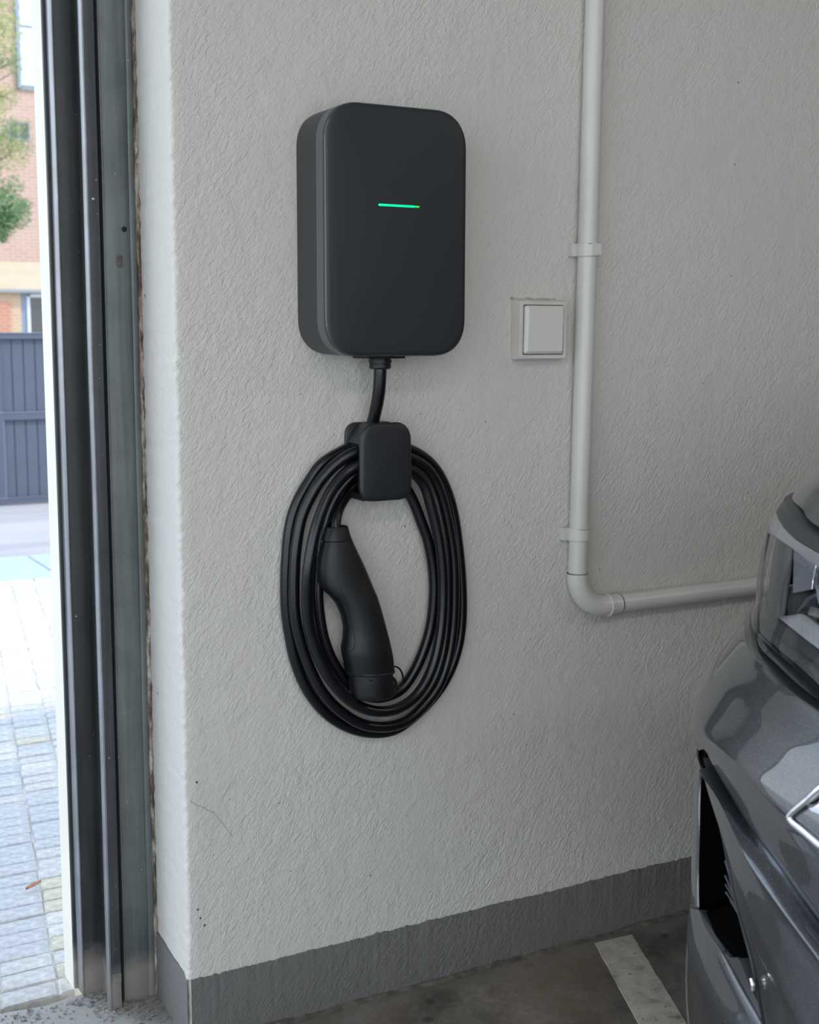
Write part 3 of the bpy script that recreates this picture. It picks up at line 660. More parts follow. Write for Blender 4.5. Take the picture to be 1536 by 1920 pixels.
def glass_mat():
    m = bpy.data.materials.new('clear_lamp_glass'); m.use_nodes = True; nt = m.node_tree; nt.nodes.clear()
    o = nt.nodes.new('ShaderNodeOutputMaterial'); tr = nt.nodes.new('ShaderNodeBsdfTransparent'); gl = nt.nodes.new('ShaderNodeBsdfGlossy'); gl.inputs['Roughness'].default_value = 0.02
    tr.inputs[0].default_value = (0.93, 0.94, 0.95, 1)
    lw = nt.nodes.new('ShaderNodeLayerWeight'); lw.inputs[0].default_value = 0.5; pw = nt.nodes.new('ShaderNodeMath'); pw.operation = 'POWER'; pw.inputs[1].default_value = 5; nt.links.new(lw.outputs['Facing'], pw.inputs[0]); fr = nt.nodes.new('ShaderNodeMath'); fr.operation = 'MULTIPLY_ADD'; fr.inputs[1].default_value = 0.9; fr.inputs[2].default_value = 0.04; nt.links.new(pw.outputs[0], fr.inputs[0]); mx = nt.nodes.new('ShaderNodeMixShader')
    nt.links.new(fr.outputs[0], mx.inputs[0]); nt.links.new(tr.outputs[0], mx.inputs[1]); nt.links.new(gl.outputs[0], mx.inputs[2]); nt.links.new(mx.outputs[0], o.inputs[0]); return m
M_glass = glass_mat()

CA, CB, CN = 0.55, 0.90, 2.6
n0 = np.array([math.cos(math.radians(138.4)), math.sin(math.radians(138.4))])
_p = 2-2/CN
TH0 = math.atan((math.tan(math.radians(41.6))*CB/CA)**(1/_p))
P0_ = CAM + ray(1303, 1450)*1.76
XC = P0_[0] + CA*math.cos(TH0)**(2/CN); YC = P0_[1] - CB*math.sin(TH0)**(2/CN)
T0 = P0_[:2].copy()
SIL = [(1462,950),(1443,985),(1434,1030),(1427,1085),(1421,1128),(1413,1152),(1400,1171),(1375,1208),(1350,1250),(1330,1290),(1318,1320),(1310,1360),(1306,1410),(1303,1450),(1300,1500),(1297,1600),(1294,1690),(1288,1740),(1285,1790),(1285,1850),(1289,1900),(1296,1950),(1310,2010)]
gz_ = []
for px, py in SIL:
    r = ray(px, py)
    A_ = np.array([[r[0], -n0[0]], [r[1], -n0[1]]]); t, g = np.linalg.solve(A_, T0-CAM[:2])
    gz_.append((CAM[2]+r[2]*t, g))
gz_.sort(); GZ = np.array(gz_)
zs_ = np.linspace(GZ[0, 0]-0.15, GZ[-1, 0]+0.10, 400); gs_ = np.interp(zs_, GZ[:, 0], GZ[:, 1])
ker = np.exp(-0.5*(np.arange(-12, 13)*(zs_[1]-zs_[0])/0.006)**2); ker /= ker.sum()
gs_ = np.convolve(np.pad(gs_, 12, mode='edge'), ker, 'valid')
def gof(z): return float(np.interp(z, zs_, gs_))
def E(th, z, off=0.0):
    g = gof(z)
    if th > math.pi/2: x = XC+(th-math.pi/2)*1.5; y = YC+CB; nx, ny = 0, 1
    else:
        c, s = max(0, math.cos(th)), max(0, math.sin(th)); x = XC-CA*c**(2/CN); y = YC+CB*s**(2/CN)
        nx, ny = -(c**_p)/CA, (s**_p)/CB; l = math.hypot(nx, ny); nx /= l; ny /= l
    return np.array([x+g*n0[0]+nx*off, y+g*n0[1]+ny*off, z])
def TZ(px, py):
    r = ray(px, py); ts = np.linspace(1.1, 3.2, 2101); best = (9e9, None)
    P = CAM+np.outer(ts, r); g = np.interp(P[:, 2], zs_, gs_)
    qx = XC-(P[:, 0]-g*n0[0]); qy = (P[:, 1]-g*n0[1])-YC
    Fv = (np.maximum(qx, 0)/CA)**CN+(np.abs(qy)/CB)**CN
    Fv = np.where(qx < 0, np.where(np.abs(qy) < CB, 0.5, 2), Fv)
    ins = np.where(Fv < 1)[0]
    i = ins[0] if len(ins) else int(np.argmin(Fv))
    th = math.atan2(max(qy[i], 0)**(CN/2)/CB**(CN/2), max(qx[i], 1e-6)**(CN/2)/CA**(CN/2))
    return [th, float(P[i, 2])]
def crow(pts, wrap=False, right=False, dz=0.0):
    R = [TZ(*p) for p in pts]
    if wrap:
        t0, z0 = R[0]; R = [[1.85, z0+dz], [1.5, z0+dz*0.7], [(t0+1.4)/2, z0+dz*0.3]] + [q for q in R if q[0] < (t0+1.4)/2]
    if right:
        t1, z1 = R[-1]; R += [[t1*0.6, z1-0.01], [t1*0.3, z1-0.015], [0.02, z1-0.018]]
    return R
def resamp(R, n):
    R = [np.array(q, float) for q in R]; R = catmull(R, 5) if len(R) > 2 else R
    R = np.array(R); d = np.concatenate([[0], np.cumsum(np.hypot(np.diff(R[:, 0])*0.8, np.diff(R[:, 1])))])
    s = np.linspace(0, d[-1], n); return np.stack([np.interp(s, d, R[:, 0]), np.interp(s, d, R[:, 1])], 1)
car = tag(empty('car', (XC+0.72, YC, 0)), 'dark grey metallic car parked close to the wall, front corner with headlight and bumper', 'car')
def panel(name, rows, m, n=56, sub=5, parent=None, edge=0.016, smooth=55, interp='smooth', ends=True):
    """rows = [(list of (theta, z), offset), ...]; lofted on the car's surface, with turned-in edges"""
    RS = [(resamp(r, n), o) for r, o in rows]; LV = []
    if edge: LV.append((RS[0][0], RS[0][1]-edge)); LV.append((RS[0][0], RS[0][1]-0.0015))
    for i in range(len(RS)-1):
        for k in range(sub):
            t = k/sub
            if i == 0 and k == 0 and edge:
                a, b2 = RS[0][0], RS[1][0]; LV.append((a+(b2-a)*0.03, RS[0][1])); continue
            tt = t*t*(3-2*t) if interp == 'smooth' else t
            LV.append((RS[i][0]*(1-t)+RS[i+1][0]*t, RS[i][1]*(1-tt)+RS[i+1][1]*tt))
    if edge:
        a, b2 = RS[-1][0], RS[-2][0]; LV.append((a+(b2-a)*0.03, RS[-1][1])); LV.append((a, RS[-1][1]-0.0015)); LV.append((a, RS[-1][1]-edge))
    else: LV.append(RS[-1])
    v = []; f = []
    for R, o in LV:
        pts = [E(t, z, o) for t, z in R]
        if edge and ends: pts = [E(R[0][0], R[0][1], o-edge)] + pts + [E(R[-1][0], R[-1][1], o-edge)]
        v += pts
    w = n+(2 if edge and ends else 0)
    for i in range(len(LV)-1):
        for k in range(w-1): f.append((i*w+k, i*w+k+1, (i+1)*w+k+1, (i+1)*w+k))
    return obj(name, v, f, m, parent or car, True, smooth)
def stripe(name, pts, m, r, off, parent=None, seg=8):
    P = [E(*TZ(*p), off) for p in pts]; return obj(name, *tube(catmull(P, 4), r, seg), m, parent or car, True)

# dark structure behind every gap
z0, z1 = 0.16, float(GZ[-1, 0])-0.02
v = []; f = []; nt_, nz_ = 40, 40
for j in range(nz_+1):
    for i in range(nt_+1): v.append(E(1.85*i/nt_, z0+(z1-z0)*j/nz_, -0.075))
for j in range(nz_):
    for i in range(nt_): a = j*(nt_+1)+i; f.append((a, a+1, a+nt_+2, a+nt_+1))
obj('inner_structure', v, f, M_under, car, True)
# upper bumper skin
bump = panel('bumper', [
    (crow([(1402,1170),(1406,1210),(1440,1249),(1475,1283),(1505,1307),(1536,1328),(1580,1356)], True, True, 0.01), 0.004),
    (crow([(1397,1178),(1402,1218),(1440,1258),(1475,1292),(1505,1316),(1536,1338),(1580,1366)], True, True, 0.01), -0.001),
    (crow([(1345,1262),(1370,1300),(1410,1345),(1450,1383),(1490,1412),(1536,1440),(1580,1462)], True, True), 0.006),
    (crow([(1309,1366),(1335,1378),(1378,1410),(1426,1462),(1473,1508),(1503,1531),(1536,1562),(1580,1590)], True, True), 0.012),
    (crow([(1307,1385),(1333,1395),(1376,1424),(1424,1474),(1471,1520),(1501,1546),(1536,1580),(1580,1610)], True, True), 0.006),
    (crow([(1306,1404),(1316,1405),(1326,1419),(1355,1473),(1403,1550),(1451,1614),(1504,1690),(1540,1737),(1580,1785)], True, True), -0.002)], M_paint, 70, 6)
panel('ledge', [(crow([(1417,1150),(1419,1190),(1446,1222),(1492,1266),(1536,1311),(1580,1348)], True, True, 0.01), -0.034),
    (crow([(1404,1170),(1407,1208),(1441,1246),(1476,1280),(1506,1304),(1536,1325),(1580,1353)], True, True, 0.01), -0.010)], M_paint, 60, 3)
# hood and the lip of the wing
hr = resamp(crow([(1477,951),(1486,967),(1503,983),(1536,1002),(1580,1022)], True, True, 0.0), 60)
v = []; f = []
prof = [(0.030, -0.006), (0.004, -0.004), (0.0, 0.0), (0.006, 0.008), (0.022, 0.022), (0.07, 0.043), (0.16, 0.065), (0.45, 0.10), (0.9, 0.135), (1.35, 0.16)]
for j, (dx, dz) in enumerate(prof):
    for i, (t, z) in enumerate(hr):
        p = E(t, z, -0.016); s = min(1, t/1.57)
        inw = max(0, dx)
        v.append((p[0]+(dx if t < 1.57 else dx*0.9)*1.0, p[1]-inw*0.22*(s**3) - (0.0), p[2]+dz*(1.0 if t < 1.3 else 1.0)))
n_ = len(hr)
for j in range(len(prof)-1):
    for i in range(n_-1): f.append((j*n_+i, j*n_+i+1, (j+1)*n_+i+1, (j+1)*n_+i))
obj('hood', v, f, M_paint, car, True, 60)
# headlight
hl = empty('headlight'); hl.parent = car; hl['label'] = 'wrap-around headlight with clear cover'
def hp(*a, **k): k['parent'] = hl; return panel(*a, **k)
hp('top_trim', [(crow([(1471,946),(1483,969),(1498,988),(1536,1011),(1580,1034)], True, True, 0.0), -0.030),
                (crow([(1467,950),(1480,974),(1497,996),(1536,1020),(1580,1042)], True, True, 0.0), -0.006),
                (crow([(1455,970),(1470,993),(1496,1015),(1536,1037),(1580,1060)], True, True, 0.0), -0.002)], M_bezel, n=50)
hp('brow', [(crow([(1455,971),(1470,994),(1496,1016),(1536,1039),(1580,1062)], True, True, 0.0), -0.002),
            (crow([(1442,996),(1461,1013),(1486,1030),(1536,1066),(1580,1092)], True, True, 0.0), -0.001)], M_bezel2, n=50, edge=0.008)['label'] = 'pale grey strip along the top of the lamp'
hp('lens', [(crow([(1442,997),(1461,1014),(1486,1031),(1536,1068),(1580,1094)], True, True, 0.0), 0.0),
            (crow([(1428,1090),(1440,1110),(1475,1130),(1536,1170),(1580,1198)], True, True, 0.0), 0.004),
            (crow([(1420,1192),(1446,1216),(1492,1255),(1536,1297),(1580,1333)], True, True, 0.0), 0.0)], M_glass, n=50, edge=0.004)
hp('lower_bezel', [(crow([(1440,1159),(1474,1188),(1507,1214),(1536,1235),(1580,1264)], False, False), -0.014),
                   (crow([(1425,1172),(1464,1204),(1496,1227),(1536,1259),(1580,1290)], True, False), -0.010),
                   (crow([(1423,1176),(1463,1209),(1496,1232),(1536,1264),(1580,1296)], True, False), -0.006),
                   (crow([(1421,1190),(1446,1213),(1492,1252),(1536,1293),(1580,1329)], True, False), -0.006)], M_bezel, n=50, sub=3, edge=0.004)
hp('silver_bar', [(crow([(1441,1154),(1456,1153),(1472,1152),(1496,1169),(1536,1197),(1580,1226)]), -0.020),
                  (crow([(1442,1157),(1456,1170),(1474,1185),(1507,1211),(1536,1232),(1580,1261)]), -0.012)], M_silver, n=40, sub=3, edge=0.004)['label'] = 'broad satin silver bar low in the lamp'
hp('side_bezel', [([[1.5, TZ(1436,1012)[1]], [1.5, TZ(1436,1060)[1]], [1.5, TZ(1430,1110)[1]], [1.5, TZ(1424,1160)[1]]], -0.010),
                  (crow([(1452,1016),(1447,1060),(1441,1110),(1433,1158)]), -0.012),
                  (crow([(1457,1021),(1453,1060),(1446,1112),(1439,1160)]), -0.018)], M_bezel, n=20, sub=3, edge=0.003)
hp('back_shell', [(crow([(1444,1000),(1463,1018),(1488,1036),(1536,1072),(1580,1098)], True, True), -0.055),
                  (crow([(1424,1180),(1448,1205),(1494,1245),(1536,1285),(1580,1320)], True, True), -0.055)], mat('lamp_inside', (0.10, 0.10, 0.108), 0.25, coat=0.4), n=50, edge=0.0)
# reflector facets
def facet(pts, offs, m=None):
    v = [E(*TZ(*p), o) for p, o in zip(pts, offs)]; c = sum(v)/len(v)
    vv = v+[p+np.array([0.004, 0.0, 0]) for p in v]; k = len(v)
    ff = [tuple(range(k)), tuple(range(k, 2*k))[::-1]]+[(i, (i+1) % k, k+(i+1) % k, k+i) for i in range(k)]
    return obj('reflector_facet', vv, ff, m or M_refl, hl)
M_refl = mat('lamp_reflector', (0.075, 0.078, 0.088), 0.24, metal=1.0)
facet([(1458,1024),(1484,1038),(1479,1100),(1450,1112)], [-0.020, -0.046, -0.046, -0.024])
facet([(1449,1116),(1478,1102),(1466,1120),(1454,1150)], [-0.024, -0.046, -0.030, -0.022])
facet([(1466,1120),(1479,1104),(1490,1136),(1474,1150),(1456,1152)], [-0.030, -0.046, -0.040, -0.026, -0.022])
facet([(1486,1040),(1500,1050),(1496,1078),(1481,1104)], [-0.048, -0.040, -0.044, -0.048], M_chrome)
facet([(1480,1108),(1500,1130),(1508,1160),(1490,1150)], [-0.046, -0.040, -0.030, -0.028], M_chrome)
facet([(1500,1057),(1514,1065),(1508,1092),(1499,1084)], [-0.030, -0.030, -0.034, -0.034], M_chrome)  # chrome piece added as a bright glint
facet([(1477,1137),(1489,1142),(1498,1160),(1491,1165),(1478,1153)], [-0.028, -0.030, -0.026, -0.024, -0.024], M_chrome)  # chrome piece added for the lower glint
stripe('glint_strip', [(1488,1046),(1484,1065),(1480,1085),(1477,1105)], M_chrome, 0.0016, -0.030, hl)  # thin chrome tube put in as a curved glint
# dish and projector
dc = E(*TZ(1546,1106), -0.045); ax = Vector((-0.93, 0.08, 0.02)).normalized()
q = ax.to_track_quat('Z', 'Y').to_matrix()
def lathe(prof, n=40):
    v = []; f = []
    for r, z in prof:
        for i in range(n): a = 2*math.pi*i/n; p = q @ Vector((r*math.cos(a), r*math.sin(a), z)); v.append((dc[0]+p.x, dc[1]+p.y, dc[2]+p.z))
    for j in range(len(prof)-1):
        for i in range(n): f.append((j*n+i, j*n+(i+1) % n, (j+1)*n+(i+1) % n, (j+1)*n+i))
    return v, f
obj('reflector_dish', *lathe([(0.055, 0.016), (0.053, 0.018), (0.048, 0.004), (0.040, -0.008), (0.030, -0.014)]), M_chrome, hl, True)
obj('projector_ring', *lathe([(0.036, -0.004), (0.037, 0.004), (0.035, 0.010), (0.031, 0.008), (0.030, 0.0)]), M_gloss, hl, True)
obj('projector_ring', *lathe([(0.0315, 0.009), (0.0330, 0.011), (0.0320, 0.013), (0.0300, 0.011)]), M_chrome, hl, True)
obj('projector_lens', *lathe([(0.030, 0.002), (0.028, 0.010), (0.022, 0.017), (0.012, 0.021), (0.001, 0.022)]), mat('projector_glass', (0.01, 0.012, 0.02), 0.02, coat=1.0), hl, True)
stripe('lamp_seam', [(1443,1000),(1436,1045),(1430,1090),(1425,1140),(1421,1188)], M_seam, 0.0013, 0.001, hl)
# air intake at the corner
va = empty('air_intake'); va.parent = car; va['label'] = 'tall black air intake at the bumper corner'
def vp(*a, **k): k['parent'] = va; return panel(*a, **k)
L_ = crow([(1306,1409),(1302,1450),(1299,1500),(1296,1600),(1294,1694)])
vp('outer_rim', [([[1.85, z] for _, z in L_], -0.004), ([[min(1.5, t+0.3), z] for t, z in L_], 0.0), (L_, 0.0), (crow([(1310,1440),(1306,1472),(1304,1550),(1302,1640),(1303,1700)]), -0.003)], M_paint, n=40, sub=4, edge=0.003)
vp('duct', [(crow([(1310,1436),(1306,1468),(1304,1550),(1302,1640),(1302,1704)]), -0.006), (crow([(1310,1436),(1306,1468),(1304,1550),(1302,1640),(1302,1704)]), -0.074)], M_under, n=40, sub=4, edge=0.0, interp='lin')
vp('duct', [(crow([(1312,1440),(1323,1476),(1335,1516),(1341,1587),(1347,1640),(1355,1690)]), -0.024), (crow([(1312,1440),(1323,1476),(1335,1516),(1341,1587),(1347,1640),(1355,1690)]), -0.09)], M_under, n=40, sub=4, edge=0.0, interp='lin')
vp('inner_rim', [(crow([(1309,1440),(1321,1476),(1333,1516),(1339,1587),(1345,1640),(1353,1690),(1365,1730),(1377,1790),(1400,1850),(1419,1905),(1428,1950)]), -0.022),
                 (crow([(1313,1420),(1326,1460),(1336,1519),(1353,1599),(1368,1676),(1400,1795),(1418,1893),(1430,1940)]), -0.004)], M_bezel, n=50, sub=4, edge=0.03)
for a, b2 in (((1337,1615),(1347,1650)), ((1337,1643),(1352,1678)), ((1338,1660),(1355,1690)), ((1338,1674),(1358,1702)), ((1347,1690),(1361,1714))):
    m2 = ((a[0]+b2[0])/2, (a[1]+b2[1])/2); stripe('fin', [a, m2, b2], M_bezel, 0.0016, -0.016, va)
vp('intake_floor', [(crow([(1302,1700),(1320,1697),(1340,1692),(1354,1704),(1367,1738),(1377,1790)]), -0.030),
                    (crow([(1303,1706),(1308,1712),(1317,1736),(1340,1768),(1362,1795),(1376,1798)]), -0.008)], M_under, n=30, sub=4, edge=0.01)
# black moulding above the wing and the wing blade
panel('moulding', [(crow([(1316,1407),(1327,1424),(1356,1480),(1404,1557),(1452,1621),(1505,1697),(1540,1744),(1580,1790)], False, True), -0.018),
                   (crow([(1314,1416),(1326,1436),(1354,1490),(1402,1568),(1450,1635),(1503,1712),(1540,1762),(1580,1808)], False, True), -0.016)], M_under, n=50, sub=2, edge=0.02)
wing = panel('wing_blade', [
    (crow([(1322,1432),(1351,1484),(1400,1564),(1448,1631),(1501,1709),(1538,1758),(1580,1806)], False, True), -0.012),
    (crow([(1326,1445),(1364,1502),(1414,1606),(1467,1684),(1510,1742),(1545,1787),(1580,1830)], False, True), 0.010),
    (crow([(1326,1450),(1362,1512),(1411,1616),(1462,1694),(1505,1754),(1540,1800),(1576,1845)], False, True), 0.006),
    (crow([(1325,1452),(1352,1540),(1385,1640),(1425,1740),(1470,1840),(1515,1930),(1540,1970)], False, True), 0.004),
    (crow([(1324,1452),(1341,1525),(1358,1602),(1373,1680),(1405,1798),(1423,1893),(1434,1950)], False, False), -0.004)], M_paint, n=60, sub=6)
stripe('blade_clip', [(1411,1835),(1414,1845),(1414,1856)], M_chrome, 0.003, 0.001)
# lower corner of the bumper
Lc = crow([(1293,1703),(1287,1750),(1285,1800),(1285,1850),(1289,1900),(1296,1948)])
low = panel('lower_bumper', [([[1.85, z] for _, z in Lc], 0.0), ([[min(1.5, t+0.3), z] for t, z in Lc], 0.0), (Lc, 0.0),
    (crow([(1300,1703),(1305,1755),(1316,1800),(1330,1850),(1350,1900),(1366,1948)]), 0.004),
    (crow([(1307,1706),(1326,1746),(1347,1781),(1381,1846),(1421,1914),(1436,1950)]), -0.002)], M_paint, n=40, sub=5)
panel('lower_trim', [(crow([(1350,1783),(1366,1812),(1386,1848),(1422,1912)]), -0.004), (crow([(1363,1799),(1377,1799),(1398,1850),(1419,1893)]), -0.006)], M_bezel, n=24, sub=2)
# bright grille surround
stripe('grille_surround', [(1590,1455),(1560,1476),(1536,1497),(1512,1518),(1504,1527),(1503,1531),(1508,1538),(1536,1561),(1560,1582),(1590,1608)], M_chrome, 0.0038, 0.014)
panel('grille_mesh', [(crow([(1506,1529),(1536,1501),(1560,1481),(1590,1460)], False, True), 0.010), (crow([(1506,1532),(1536,1557),(1560,1577),(1590,1603)], False, True), 0.010)], M_chrome, n=30, sub=3, edge=0.004)
# wing panel behind the lamp, and the wheel that carries the corner
v = []; f = []
for j in range(9):
    z = 0.62+(0.93-0.62)*j/8
    for x in np.linspace(0.38, 1.9, 24):
        arch = 0.0 if math.hypot(x-0.85, z-0.36) > 0.40 else 0.0
        p = E(math.pi/2, z); v.append((XC+x+gof(z)*n0[0], p[1]-0.002-0.05*max(0, (z-0.8)/0.15)**2*0.4+arch, z))
for j in range(8):
    for i in range(23): f.append((j*24+i, j*24+i+1, (j+1)*24+i+1, (j+1)*24+i))
obj('wing_panel', v, f, M_paint, car, True)
for s, yy in ((1, YC+CB-0.16), (-1, YC-CB+0.16)):
    v = []; f = []; n = 36; wx = XC+0.80
    prof = [(0.19, -0.09), (0.23, -0.105), (0.31, -0.110), (0.335, -0.09), (0.34, -0.05), (0.34, 0.05), (0.335, 0.09), (0.31, 0.110), (0.23, 0.105), (0.19, 0.09)]
    for r, y in prof:
        for i in range(n): a = 2*math.pi*i/n; v.append((wx+r*math.cos(a), yy+y, 0.34+r*math.sin(a)))
    for j in range(len(prof)-1):
        for i in range(n): f.append((j*n+i, j*n+(i+1) % n, (j+1)*n+(i+1) % n, (j+1)*n+i))
    obj('tyre', v, f, M_tyre, car, True)
    mb = MB(); v = []; f = []
    for r, y in ((0.19, 0.08), (0.17, 0.06), (0.05, 0.05), (0.001, 0.055)):
        for i in range(n): a = 2*math.pi*i/n; v.append((wx+r*math.cos(a), yy+s*y, 0.34+r*math.sin(a)))
    for j in range(3):
        for i in range(n): f.append((j*n+i, j*n+(i+1) % n, (j+1)*n+(i+1) % n, (j+1)*n+i))
    obj('wheel_rim', v, f, M_silver, car, True)

# the other side of the car's front, out of the photograph's frame
YM = YC+0.01
def mirror_mesh(o, off):
    me = o.data.copy(); me.transform(Matrix.Translation(-off) @ Matrix.Translation((0, 2*YM, 0)) @ Matrix.Scale(-1, 4, (0, 1, 0)) @ Matrix.Translation(off)); me.flip_normals(); return me
for o in list(car.children):
    nm = o.name.split('.')[0]
    if nm in ('tyre', 'wheel_rim', 'grille_mesh', 'grille_surround'): 
        if nm in ('tyre', 'wheel_rim'): continue
    c = o.copy(); COL.objects.link(c); c.parent = car
    if o.type == 'MESH': c.data = mirror_mesh(o, Vector(car.location))
    for g in list(o.children):
        d = g.copy(); COL.objects.link(d); d.parent = c; d.data = mirror_mesh(g, Vector(car.location))

# ------------------------------------------------------------------ outside: pavers, kerb, road
M_paver = [mat('paver_%s' % n_, c_, 0.85, noise_amt=0.24, nscale=55, bump=0.9, bscale=110) for n_, c_ in
           (('grey', (0.50, 0.485, 0.465)), ('pale', (0.56, 0.54, 0.505)), ('blue_grey', (0.45, 0.445, 0.45)), ('cream', (0.52, 0.48, 0.38)))]
M_joint = mat('sandy_joint', (0.52, 0.49, 0.44), 0.95, noise_amt=0.25, nscale=60)
M_kerb = mat('kerb_granite', (0.34, 0.41, 0.49), 0.7, noise_amt=0.12, nscale=40)
M_road = mat('shade_striped_asphalt', (0.33, 0.32, 0.335), 0.85, noise_amt=0.22, nscale=2.2, stretch=(0.25, 1.0, 1), bump=0.3, bscale=60)  # stretched tone bands painted in for the dappled shade stripes
pav = MB().box(-12, 8, THR+0.03, 4.40, -0.16, -0.0105).build('pavement', M_joint); tag(pav, kind='structure')
DX, DY = 0.104, 0.0585; SK = 0.178; YS = THR+0.028
r1 = gr(95, 1380, -0.006); x_ref = r1[0]-SK*r1[1]
rp = random.Random(11)
def paver_mesh(k):
    rr = random.Random(k); b = 0.0022; hx, hy = DX/2-0.0022, DY/2-0.0012; v = []; 
    for z, ins in ((-0.03, 0), (-0.0035, 0), (0.0, b)):
        for sx2, sy2 in ((-1, -1), (1, -1), (1, 1), (-1, 1)):
            x = sx2*(hx-ins)+SK*sy2*hy+rr.uniform(-0.0010, 0.0010); y = sy2*(hy-ins)+rr.uniform(-0.0010, 0.0010); v.append((x, y, z+rr.uniform(-0.0006, 0.0006)*(z == 0)))
    f = [(8, 9, 10, 11)]
    for j in (0, 4):
        for i in range(4): f.append((j+i, j+(i+1) % 4, j+4+(i+1) % 4, j+4+i))
    me = bpy.data.meshes.new('paver'); me.from_pydata(v, [], f); me.materials.append(M_paver[k % 4 if k % 8 != 3 else 3]); return me
PM = [paver_mesh(k) for k in range(16)]
cells = []
ny_ = int((4.395-YS)/DY)
for j in range(ny_):
    y = YS+DY*(j+0.5)
    for i in range(-40, 30):
        x = x_ref+SK*y+DX*(i+0.5)+rp.uniform(-0.002, 0.002)
        if x < -4.5 or x > 2.6: continue
        d = np.array([x, y, -0.006])-CAM; q2 = M3 @ d
        if q2[2] < 0.5: continue
        px = q2[0]/q2[2]*F+768
        # where the doorway shows the pavement
        vis = -60 < px < 150
        if -3400 < px < 260: cells.append((0 if vis else 1, q2[2], x, y))
cells.sort()
rest = MB()
for n_, (vis, dpt, x, y) in enumerate(cells):
    tone = noise.noise((x*1.3+4, y*1.3, 2)) + 0.5*noise.noise((x*9, y*9, 5))
    cre = (abs(x-0.19) < 0.22 and abs(y-0.75) < 0.10) or rp.random() < 0.03
    k = (3 if cre else (2 if tone < -0.1 else (0 if tone < 0.25 else 1))) + 4*rp.randrange(4)
    z = -0.006+rp.uniform(-0.0024, 0.0020); rz = rp.uniform(-0.010, 0.010)
    if n_ < 300:
        o = bpy.data.objects.new('paver', PM[k]); COL.objects.link(o); o.parent = pav; o.location = (x, y, z); o.rotation_euler = (rp.uniform(-0.008, 0.008), rp.uniform(-0.008, 0.008), rz)
    else:
        me = PM[k]; rest.add([(x+w_.co.x, y+w_.co.y, z+w_.co.z) for w_ in me.vertices], [p.vertices[:] for p in me.polygons])
o = rest.build('pavers', M_paver[0], pav); o['kind'] = 'stuff'
for m_ in M_paver[1:]: o.data.materials.append(m_)
rr = random.Random(5)
np_ = len(PM[0].polygons)
for i, p in enumerate(o.data.polygons):
    blk = i//np_; c_ = o.data.vertices[p.vertices[0]].co
    tone = noise.noise((c_.x*1.3+4, c_.y*1.3, 2))+0.5*math.sin(blk*12.9898)
    p.material_index = 2 if tone < -0.1 else (0 if tone < 0.25 else (1 if (blk*7919) % 13 else 3))
# edging row and kerb stones
kb = tag(MB().box(-12, 8, 4.40, 5.10, -0.3, -0.02).build('kerb', M_kerb), kind='structure')
kc0 = gr(45, 1087)[1]
for i in range(18):
    x = -4.0+0.6*i+0.13
    o = MB().bbox(x+0.004, x+0.596, 4.44, 5.10, -0.1, 0.0, 0.008).build('kerb_stone', M_kerb, kb)
for i in range(60):
    x = -4.0+0.2*i
    MB().bbox(x+0.003, x+0.197, 4.40, 4.436, -0.1, -0.004, 0.004).build('edging_brick', M_paver[3], kb)
tag(MB().box(-40, 40, 5.10, 7.6, -0.4, -0.02).build('road', M_road), kind='structure')
tag(MB().box(-40, 40, 7.6, 60, -0.4, -0.03).build('yard', mat('yard_concrete', (0.42, 0.40, 0.38), 0.9, noise_amt=0.1, nscale=1)), kind='structure')
tag(MB().box(-40, -12, -10, 5.1, -0.4, -0.03).build('forecourt', mat('forecourt_concrete', (0.40, 0.39, 0.38), 0.9, noise_amt=0.1, nscale=1)), kind='structure')
# brown dry leaf on the pavers
lp = gr(63, 1668, -0.004); v = []; f = []
for i in range(7):
    t = i/6; w = 0.009*math.sin(math.pi*min(1, t*1.02+0.02)); x = -0.018+0.036*t; z = 0.001+0.006*t*t
    v += [(lp[0]+x, lp[1]-w+0.3*x, z+0.004), (lp[0]+x, lp[1]+0.3*x, z), (lp[0]+x, lp[1]+w+0.3*x, z+0.005)]
for i in range(6):
    for k in range(2): f.append((i*3+k, i*3+k+1, i*3+k+4, i*3+k+3))
tag(obj('dry_leaf', v, f, mat('dry_leaf_brown', (0.42, 0.20, 0.12), 0.8, noise_amt=0.2, nscale=90), None, True), 'small brown dry leaf lying on the pale pavers by the doorway', 'leaf')

